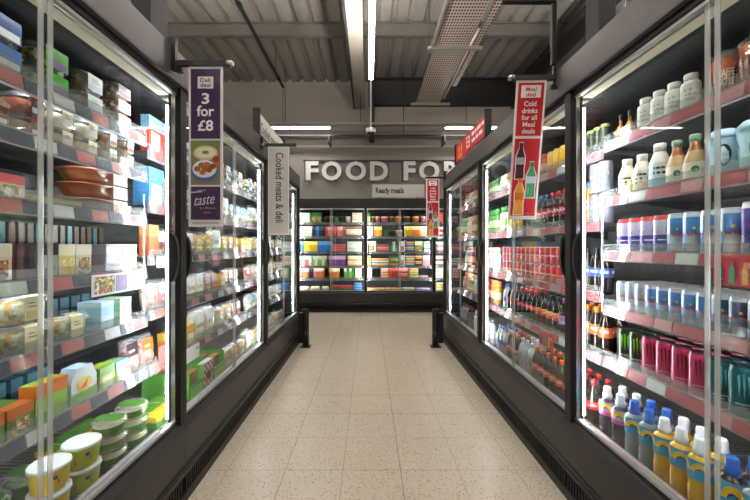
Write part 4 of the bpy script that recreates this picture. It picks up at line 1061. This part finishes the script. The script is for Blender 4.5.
for si, bl in enumerate((
    [(299, 310, ('cream', 'mint')), (311, 322, 'green', 'pack'), (323.5, 344, ('dark', 'brown', 'green'), 'pot'), (345, 351, ('cream',), 'pot'), (352, 362, ('cream', 'peach')),
     (367, 370.5, 'green', 'pack'), (371, 380, ('brown', 'pink'), 'pot'), (381, 389, ('pink', 'red'), 'pot'), (390, 394, 'brown', 'pot'), (394.5, 402, ('orange', 'red'), 'pot'), (403, 411, ('brown', 'white'), 'pot'), (412.5, 420, ('orange',), 'pot'), (421, 430, ('pink', 'white'), 'pot'), (436, 446, ('red',))],
    [(299, 312, ('cream', 'mint')), (313.5, 324, ('navy', 'blue', 'navy'), 'up'), (325, 345, ('red', 'pink', 'coral', 'red'), 'up'), (346, 361.5, ('brown', 'peach', 'cream')),
     (367, 373, ('pink', 'cream')), (374, 382, ('orange', 'yellow'), 'up'), (383, 403, ('green', 'dark', 'mint'), 'pot'), (404.5, 428, ('yellow', 'orange', 'peach'), 'pack'), (436, 446, ('red', 'white'))],
    [(299, 303, 'blue', 'pack'), (303.5, 317.5, 'yellow', 'pack'), (318, 331.5, 'blue', 'pack'), (332, 345.5, ('red',), 'flat', 3), (347, 361.5, ('white', 'mint')),
     (367, 376, ('white', 'green'), 'pack'), (377, 389, ('red', 'pink'), 'flat', 3), (390, 398, ('green', 'white'), 'up'), (399, 405, ('white',), 'pack'), (406.5, 414, ('blue', 'orange')), (415, 422.5, ('lime',), 'pack'), (424, 430, ('white', 'teal')), (436, 446, ('pink', 'white'))],
    [(299, 311.5, ('coral', 'white', 'coral'), 'up'), (312.5, 326.5, ('lime', 'white', 'lime'), 'up'), (328.5, 345.5, ('magenta', 'purple', 'magenta'), 'up'), (347.5, 361.5, ('orange', 'cream')),
     (367, 371, ('orange',)), (371.5, 389, ('orange', 'teal'), 'flat', 3), (390, 398.5, ('orange', 'green')), (400, 405, 'white', 'pack'), (406.5, 414.5, ('teal', 'orange')), (415.5, 422, ('dark', 'orange')), (423, 430, ('pink', 'white'), 'pack'), (436, 446, ('brown', 'white'))],
    [(299, 308.5, ('orange', 'coral'), 'up'), (309, 313, ('dark',), 'up'), (313.5, 323.5, ('pink', 'orange'), 'up'), (329, 339, ('orange',), 'up'), (344, 354, ('lime', 'green'), 'up'), (355, 361.5, ('cream', 'mint')),
     (367, 372, ('peach',)), (381, 388.5, ('orange', 'salmon')), (389, 398.5, ('red',), 'up'), (399, 408.5, ('red', 'pink')), (409.5, 418.5, ('lime', 'orange')), (420, 428.5, ('salmon',), 'flat', 1), (436, 446, ('mint', 'cream'))],
    [(299, 320.5, ('peach', 'cream'), 'bag'), (321.5, 329, ('cream',), 'bag'), (332, 353, ('cream', 'green', 'red'), 'flat', 3), (354, 362, ('blue',), 'flat', 4),
     (367, 384, ('red', 'orange', 'white'), 'flat', 2), (384.5, 402, ('brown', 'orange', 'pink'), 'flat', 2), (403, 415, ('white', 'cream'), 'flat', 2), (416, 430, ('red', 'purple'), 'flat', 2), (436, 446, ('yellow', 'mint'))])):
    for b in bl: block(si, *b)

ORD = ['', 'first', 'second', 'third', 'fourth', 'fifth', 'sixth', 'seventh', 'eighth', 'ninth', 'tenth', 'eleventh', 'twelfth', 'thirteenth', 'fourteenth', 'fifteenth', 'sixteenth', 'seventeenth', 'eighteenth', 'nineteenth', 'twentieth']
ORD += ['twenty-' + o for o in ORD[1:10]]
from collections import defaultdict
fam = defaultdict(list)
for p in PUT: fam[PROTO[p['key']]['look'], p['bay'], p['si'], p['row'], p['lev']].append(p)
levs = defaultdict(set); rws = defaultdict(set)
for p in PUT:
    k = (PROTO[p['key']]['look'], p['bay'], p['si'])
    levs[k].add(p['lev']); rws[k].add(p['row'])
for k, ps in fam.items():
    ps.sort(key=lambda p: p['a'] if p['bay'][0] == 'B' else -p['a'])
    for i, p in enumerate(ps): p['ord'] = i + 1; p['cnt'] = len(ps)
height = {}
for p in PUT:
    pr = PROTO[p['key']]; by = BAYS[p['bay']]; si = p['si']
    n = len(by['shelves']); deck = si == n - 1
    z = by['shelves'][si] - (0.0 if deck else .0115)
    z += .0005 + p['lev'] * (pr['h'] * (1.016 if pr['cat'] == 'pot' else 1.004) + .0006)
    front = (.145 if deck else .215) + (.03 if p['bay'][0] == 'B' else 0) + p['dy']
    ly = front + pr['d'] / 2 + p['row'] * (pr['d'] + .006)
    if by['side'] == 'R': loc = (1.25 + ly, p['a'], z)
    elif by['side'] == 'L': loc = (-1.14 - ly, p['a'], z)
    else: loc = (p['a'], 8.1 + ly, z)
    shelf = 'bottom deck' if deck else ('top shelf' if si == 0 else ORD[si + 1] + ' shelf')
    k = (pr['look'], p['bay'], si)
    lab = pr['look']
    if p['cnt'] > 1: lab += ', %s from %s' % (ORD[p['ord']], 'left' if p['bay'][0] == 'B' else 'far end')
    if len(levs[k]) > 1:
        q = p['lev']; top = max(levs[k])
        lab += ', ' + ('bottom layer' if q == 0 else 'top layer' if q == top else 'middle layer' if top == 2 else ORD[q + 1] + ' layer')
    if len(rws[k]) > 1 or p['nrow'] > 1:
        lab += ', ' + ('front row' if p['row'] == 0 else ORD[p['row'] + 1] + ' row')
    lab += ', %s, %s' % (shelf, by['phrase'])
    grp = '%ss on the %s of the %s' % (pr['cat'], shelf, by['phrase'])
    grp = grp.replace('boxs', 'boxes').replace('dishs', 'dishes')
    rz = by['rz'] + (rnd.uniform(-.05, .05) if pr['cat'] in ('tub', 'pot', 'pack', 'bag') and by['side'] == 'L' and p['nlev'] == 1 and pr['w'] > .05 else 0)
    if pr['root'] is not None:
        t = link(pr['name'], pr['root'], None, loc, rz); tag(t, lab, pr['cat'], grp)
    else:
        t = thing(pr['name'], lab, pr['cat'], loc, rz, grp)
        for pn, me, subs in pr['parts']:
            o = link(pn, me, t)
            for sn, sm in subs: link(sn, sm, o)
# ------------------------------------------------------------------ hanging banners and signs
PURP = mat('42284f', .55); SRED = mat('c4161f', .5); BPAPER = mat('e4dfdc', .6); SIGNG = mat('c9c5c0', .6)
def banner_base(label, loc, w, h, arm0, arm1, riser, rot=(0, 0, 0)):
    """loc = top middle of the sheet; arm0..arm1 along x"""
    t = thing('hanging_banner', label, 'sign', loc, 0, 'hanging aisle banners')
    ob('arm', MB().box(arm0, arm1, -.012, .012, .004, .034, GRAPH).lathe([(.022, .008), (.022, .03)], [ALU], 10, arm1 if abs(arm1) < abs(arm0) else arm0, 0), t)
    sh = ob('sheet', MB().box(-w / 2, w / 2, -.003, .003, -h, .004, BPAPER), t, rot=rot)
    return t, sh
def cyl_flat(mb, pts, m, y): mb.shape(pts, m, flat(y))
def ell(cx, cz, a, b, n=20, t0=0, t1=2 * pi): return [(cx + a * cos(t0 + (t1 - t0) * k / n), cz + b * sin(t0 + (t1 - t0) * k / n)) for k in range(n + (t1 - t0 < 6))]
# -- purple deal banner, left
w, h = .192, .90
t, sh = banner_base('purple Deli deal 3 for £8 banner hanging on the left', (-.918, 1.92, 2.565), w, h, -.165, .135, True)
ob('bracket', MB().box(-.188, -.166, -.014, .014, -.02, .16, BLACK).box(-.166, -.13, -.012, .012, -.03, .0, BLACK), t)
y = -.0045
f = MB(); F = flat(y)
f.shape([(-.083, -.405), (.083, -.405), (.083, -.012), (-.083, -.012)], PURP, F)
f.shape([(-.044, -.122), (.044, -.122), (.044, -.055), (-.044, -.055)], BPAPER, flat(y - .001))
f.text('Deli', .022, 0, -.075, PURP, flat(y - .002), .018, w=.058); f.text('deal', .022, 0, -.103, PURP, flat(y - .002), .018, w=.058)
f.text('3', .058, 0, -.178, WHITE, flat(y - .001), .022, w=.043)
f.text('for', .058, 0, -.248, WHITE, flat(y - .001), .022, w=.098)
f.text('£8', .058, 0, -.33, WHITE, flat(y - .001), .022, w=.088)
ob('printed_panel', f, sh); f = MB()
f.shape([(-.083, -.862), (.083, -.862), (.083, -.675), (-.083, -.675)], PURP, F)
f.text('taste', .062, -.004, -.745, mat('d9c9d6', .5), lambda x, z: (x + (z + .745) * .25, y - .001, z + x * .12), .0, w=.115)
f.shape([(-.085, -.705), (-.02, -.700), (-.02, -.706), (-.085, -.711)], mat('d9c9d6', .5), flat(y - .0015))
f.text('summer', .012, -.02, -.694, mat('d9c9d6', .5), flat(y - .001), .0, w=.05)
f.text('the difference', .012, .012, -.795, mat('c9a24e', .5), flat(y - .001), .0, w=.09)
f.text('edition', .012, .01, -.82, mat('c9a24e', .5), flat(y - .001), .0, w=.04)
ob('range_panel', f, sh)
g = MB(); Y = y
g.shape([(-.083, -.665), (.083, -.665), (.083, -.415), (-.083, -.415)], mat('8a7a5c', .55), F)
g.shape([(-.083, -.48), (.083, -.46), (.083, -.415), (-.083, -.415)], mat('75824a', .55), flat(Y - .0006))
g.shape(ell(0, -.485, .07, .042), mat('c9bf9a', .55), flat(Y - .001)); g.shape(ell(0, -.483, .058, .03), mat('e8dcb8', .55), flat(Y - .0014)); g.shape(ell(.0, -.482, .02, .01), mat('6a8a3a', .55), flat(Y - .0018))
g.shape(ell(-.005, -.585, .078, .062, 20), mat('4a6aa0', .55), flat(Y - .0022)); g.shape(ell(-.005, -.575, .068, .050), mat('dfe2e6', .55), flat(Y - .0026))
for i, (x, z) in enumerate(((-.045, -.575), (-.015, -.595), (.02, -.58), (-.02, -.555), (.01, -.552), (.042, -.562), (-.002, -.575))):
    g.shape(ell(x, z, .019, .016, 12), mat(('a5622e', 'b9773c', '8f4f24')[i % 3], .55), flat(Y - .003 - i * .0003))
g.shape(ell(.06, -.52, .02, .018, 12), mat('a03a2c', .55), flat(Y - .003)); g.shape(ell(.068, -.55, .016, .015, 12), mat('c06a3a', .55), flat(Y - .0034))
ob('food_picture', g, sh)
ob('small_print', MB().box(-.075, .075, y - .001, y, -.884, -.881, mat('8a8684', .6)).box(-.075, .075, y - .001, y, -.876, -.873, mat('8a8684', .6)), sh)

# -- red meal deal banners, right
def bottle_shape(cx, z0, hh, ww): # flat printed bottle outline
    P = [(-.5, 0), (-.5, .12), (-.44, .28), (-.5, .38), (-.5, .62), (-.30, .78), (-.2, .84), (-.2, 1), (.2, 1), (.2, .84), (.30, .78), (.5, .62), (.5, .38), (.44, .28), (.5, .12), (.5, 0)]
    return [(cx + x * ww, z0 + z * hh) for x, z in P]
def meal_banner(label, loc, rot, w=.19, h=.90, arm0=-.13, arm1=.158, bracket=True):
    t, sh = banner_base(label, loc, w, h, arm1, arm0, True, rot)
    f = MB(); F = flat(-.0045); F2 = flat(-.0055); F3 = flat(-.0062); F4 = flat(-.0069)
    k = w / .19
    f.shape([(-.082 * k, -.345), (.082 * k, -.345), (.082 * k, -.012), (-.082 * k, -.012)], SRED, F)
    f.shape([(-.063, -.105), (.063, -.105), (.063, -.028), (-.063, -.028)], BPAPER, F2)
    f.text('Meal', .024, 0, -.052, SRED, F3, .018, w=.068); f.text('deal', .024, 0, -.085, SRED, F3, .018, w=.062)
    for i, (s, ww) in enumerate((('Cold', .078), ('drinks', .10), ('for all', .098), ('Meal', .078), ('deals', .085))):
        f.text(s, .031, 0, -.142 - i * .043, WHITE, F2, .018, w=ww)
    ob('printed_panel', f, sh)
    f = MB().shape([(-.082 * k, -.875), (.082 * k, -.875), (.082 * k, -.362), (-.082 * k, -.362)], SRED, F)
    f.text('meal deal', .011, .01, -.858, mat('e0908c', .5), F2, .0, w=.11)
    ob('picture_panel', f, sh)
    for (cx, z0, hh, ww, c, lc) in ((-.038, -.625, .235, .055, '4a1520', 'b5aeb4'), (.040, -.75, .235, .058, '4f9a6a', 'c9d6de'), (-.030, -.865, .245, .058, 'eaa01c', 'd9701c')):
        b = MB()
        b.shape(bottle_shape(cx, z0 - .006, hh + .012, ww + .014), BPAPER, F2); b.shape(bottle_shape(cx, z0, hh, ww), mat(c, .5), F3)
        b.shape([(cx - ww * .5, z0 + hh * .40), (cx + ww * .5, z0 + hh * .40), (cx + ww * .5, z0 + hh * .60), (cx - ww * .5, z0 + hh * .60)], mat(lc, .5), F4)
        b.shape([(cx - ww * .22, z0 + hh * .88), (cx + ww * .22, z0 + hh * .88), (cx + ww * .22, z0 + hh * 1.0), (cx - ww * .22, z0 + hh)], mat({'4a1520': '3a2a4a', '4f9a6a': '3f7a58', 'eaa01c': 'e8641c'}[c], .5), F4)
        b.shape([(cx - ww * .3, z0 + hh * .08), (cx - ww * .2, z0 + hh * .08), (cx - ww * .2, z0 + hh * .30), (cx - ww * .3, z0 + hh * .30)], mat({'4a1520': '7a3540', '4f9a6a': '8cc8a0', 'eaa01c': 'f6c95a'}[c], .5), F4)
        ob('bottle_picture', b, sh)
    return t
t = meal_banner('large red Meal deal cold drinks banner hanging over right coolers', (1.060, 2.21, 2.63), (radians(9), radians(0.7), radians(-4)))
ob('bracket', MB().box(.126, .158, -.016, .016, .10, .50, mat('0c0b0c', .6), .006).box(-.19, .158, -.016, .016, .50, .54, mat('0c0b0c', .6), .006).box(.138, .154, -.01, .01, -.03, .10, BLACK).box(.12, .158, -.012, .012, -.05, -.03, BLACK), t)
t = meal_banner('small distant red Meal deal banner at end of right coolers', (.993, 5.25, 2.60), (0, 0, 0), .20)
ob('bracket', MB().box(.168, .205, -.01, .01, -.02, .12, BLACK).box(.205, .224, -.01, .01, .10, .12, BLACK), t)

# -- grey cooked meats banner
t, sh = banner_base('grey banner reading Cooked meats and deli, lettered downwards', (-.925, 3.5, 2.58), .215, .905, -.16, .18, True)
ob('bracket', MB().box(-.182, -.162, -.012, .012, -.03, .10, BLACK), t)
f = MB(); f.shape([(-.10, -.895), (.10, -.895), (.10, -.008), (-.10, -.008)], mat('bfbbb6', .6), flat(-.0045))
f.text('Cooked meats & deli', .078, .42, 0, mat('2f2c2c', .6), lambda x, z: (z + .012, -.0055, -x), .012, w=.72)
ob('printed_panel', f, sh)

# -- boards standing on the case headers, facing the aisle
def header_board(label, x, y0, y1, z, hh, side, face, draw):
    t = thing('header_sign', label, 'sign', (x, y1 if side == 'R' else y0, z), -pi / 2 if side == 'R' else pi / 2)
    L = y1 - y0
    ob('board', MB().box(0, L, -.0, .012, .03, hh, face), t)
    ob('end_post', MB().box(-.035 if side == 'L' else L + .002, -.002 if side == 'L' else L + .035, -.02, .05, .001, hh + .03, BLACK), t)
    ob('end_post', MB().box(L + .002 if side == 'L' else -.035, L + .035 if side == 'L' else -.002, -.02, .05, .001, hh + .03, BLACK), t)
    f = MB(); draw(f, L, hh); ob('printed_panel', f, t)
    return t
def d1(f, L, hh):
    f.shape([(.01, .04), (L - .01, .04), (L - .01, hh - .01), (.01, hh - .01)], SIGNG, flat(-.0015))
    f.text('Cooked meats & deli', .11, .06, hh * .45, mat('4a4646', .6), flat(-.003), .018, w=L * .88, align='l')
header_board('pale Cooked meats board standing on the left chiller header', -1.13, 3.5, 4.5, 2.702, .24, 'L', mat('b9b5b0', .6), d1)
def d2(f, L, hh):
    f.shape([(.01, .035), (L - .01, .035), (L - .01, hh - .01), (.01, hh - .01)], SRED, flat(-.0015))
    f.shape([(.50, .08), (.64, .08), (.64, .22), (.50, .22)], BPAPER, flat(-.003))
    f.shape([(.53, .16), (.61, .16), (.61, .195), (.53, .195)], SRED, flat(-.0045)); f.shape([(.53, .105), (.61, .105), (.61, .14), (.53, .14)], SRED, flat(-.0045))
    for k, zc in enumerate((.19, .11)):
        x = .72
        for wd in ((.10, .05, .13, .09), (.13, .08, .12))[k]: f.shape([(x, zc - .02), (x + wd, zc - .02), (x + wd, zc + .02), (x, zc + .02)], WHITE, flat(-.003)); x += wd + .025
    for x, c in ((.16, 'f0a01c'), (.27, 'e8c23a')):
        f.shape(bottle_shape(x, .05, .18, .07), mat(c, .5), flat(-.003)); f.shape([(x - .035, .11), (x + .035, .11), (x + .035, .15), (x - .035, .15)], mat('d9701c', .5), flat(-.0045))
header_board('red meal deal board standing on the right cooler header', 1.235, 3.58, 4.78, 2.702, .26, 'R', SRED, d2)

# -- ready meals sign on the back case
t = thing('ready_meals_sign', 'pale grey Ready meals sign above the back chillers', 'sign', (.09, 7.98, 2.72))
ob('board', MB().box(0, 1.22, 0, .03, 0, .30, SIGNG), t)
ob('lettering', MB().text('Ready meals', .125, .08, .16, mat('3a3636', .6), flat(-.0015), .03, w=.66, align='l'), t)
for x in (.15, 1.05): ob('bracket', MB().box(x, x + .04, .032, .084, -.02, .06, BLACK), t)

# -- cards clipped to the shelf edges
def card(label, bk, si, a, w, h, c, pic=None, word=None, lift=-.01):
    by = BAYS[bk]; z = by['shelves'][si] + lift
    ly = .178
    loc = (1.25 + ly, a, z) if by['side'] == 'R' else (-1.14 - ly, a, z)
    t = thing('shelf_card', label, 'sign', loc, by['rz'])
    ob('card', MB().box(-w / 2, w / 2, 0, .003, -h, 0, c), t)
    f = MB()
    if pic: f.shape([(-w * .46, -h * .9), (-w * .1, -h * .9), (-w * .1, -h * .1), (-w * .46, -h * .1)], pic, flat(-.0015))
    if pic: f.shape([(-w * .08, -h * .9), (w * .16, -h * .9), (w * .16, -h * .1), (-w * .08, -h * .1)], mat('8f7fb0', .5), flat(-.0015))
    if word:
        for x, q in ((-.30, '6a4a70'), (-.05, '5f9a70'), (.22, 'e8a83a')): f.shape(bottle_shape(w * x, -h * .92, h * .7, w * .13), mat(q, .5), flat(-.0025))
    f.shape([(w * .2, -h * .40), (w * .45, -h * .40), (w * .45, -h * .22), (w * .2, -h * .22)], mat('b9a9c4', .5) if c is not REDT else PINKT, flat(-.0015))
    ob('printed_face', f, t)
card('white offer card with food picture below the cheese packs', 'L1', 3, 1.80, .36, .105, mat('ece9ee', .5), PICT)
card('red offer card with small bottle pictures under purple energy cans', 'R1', 2, 1.325, .17, .12, REDT, None, True)
card('red offer card on the cola shelf edge behind glass', 'R2', 3, 2.74, .22, .12, REDT, None, True)
card('small coral price card in middle left chiller, nearest end', 'L2', 4, 2.22, .16, .11, CORAL, None, None, lift=.10)
card('white offer card on top of crate shelf edge', 'L2', 4, 2.55, .20, .11, mat('ece9ee', .5), None)
card('white card with green mark in middle left chiller', 'L2', 2, 2.22, .2, .07, mat('e6ebee', .5), None)
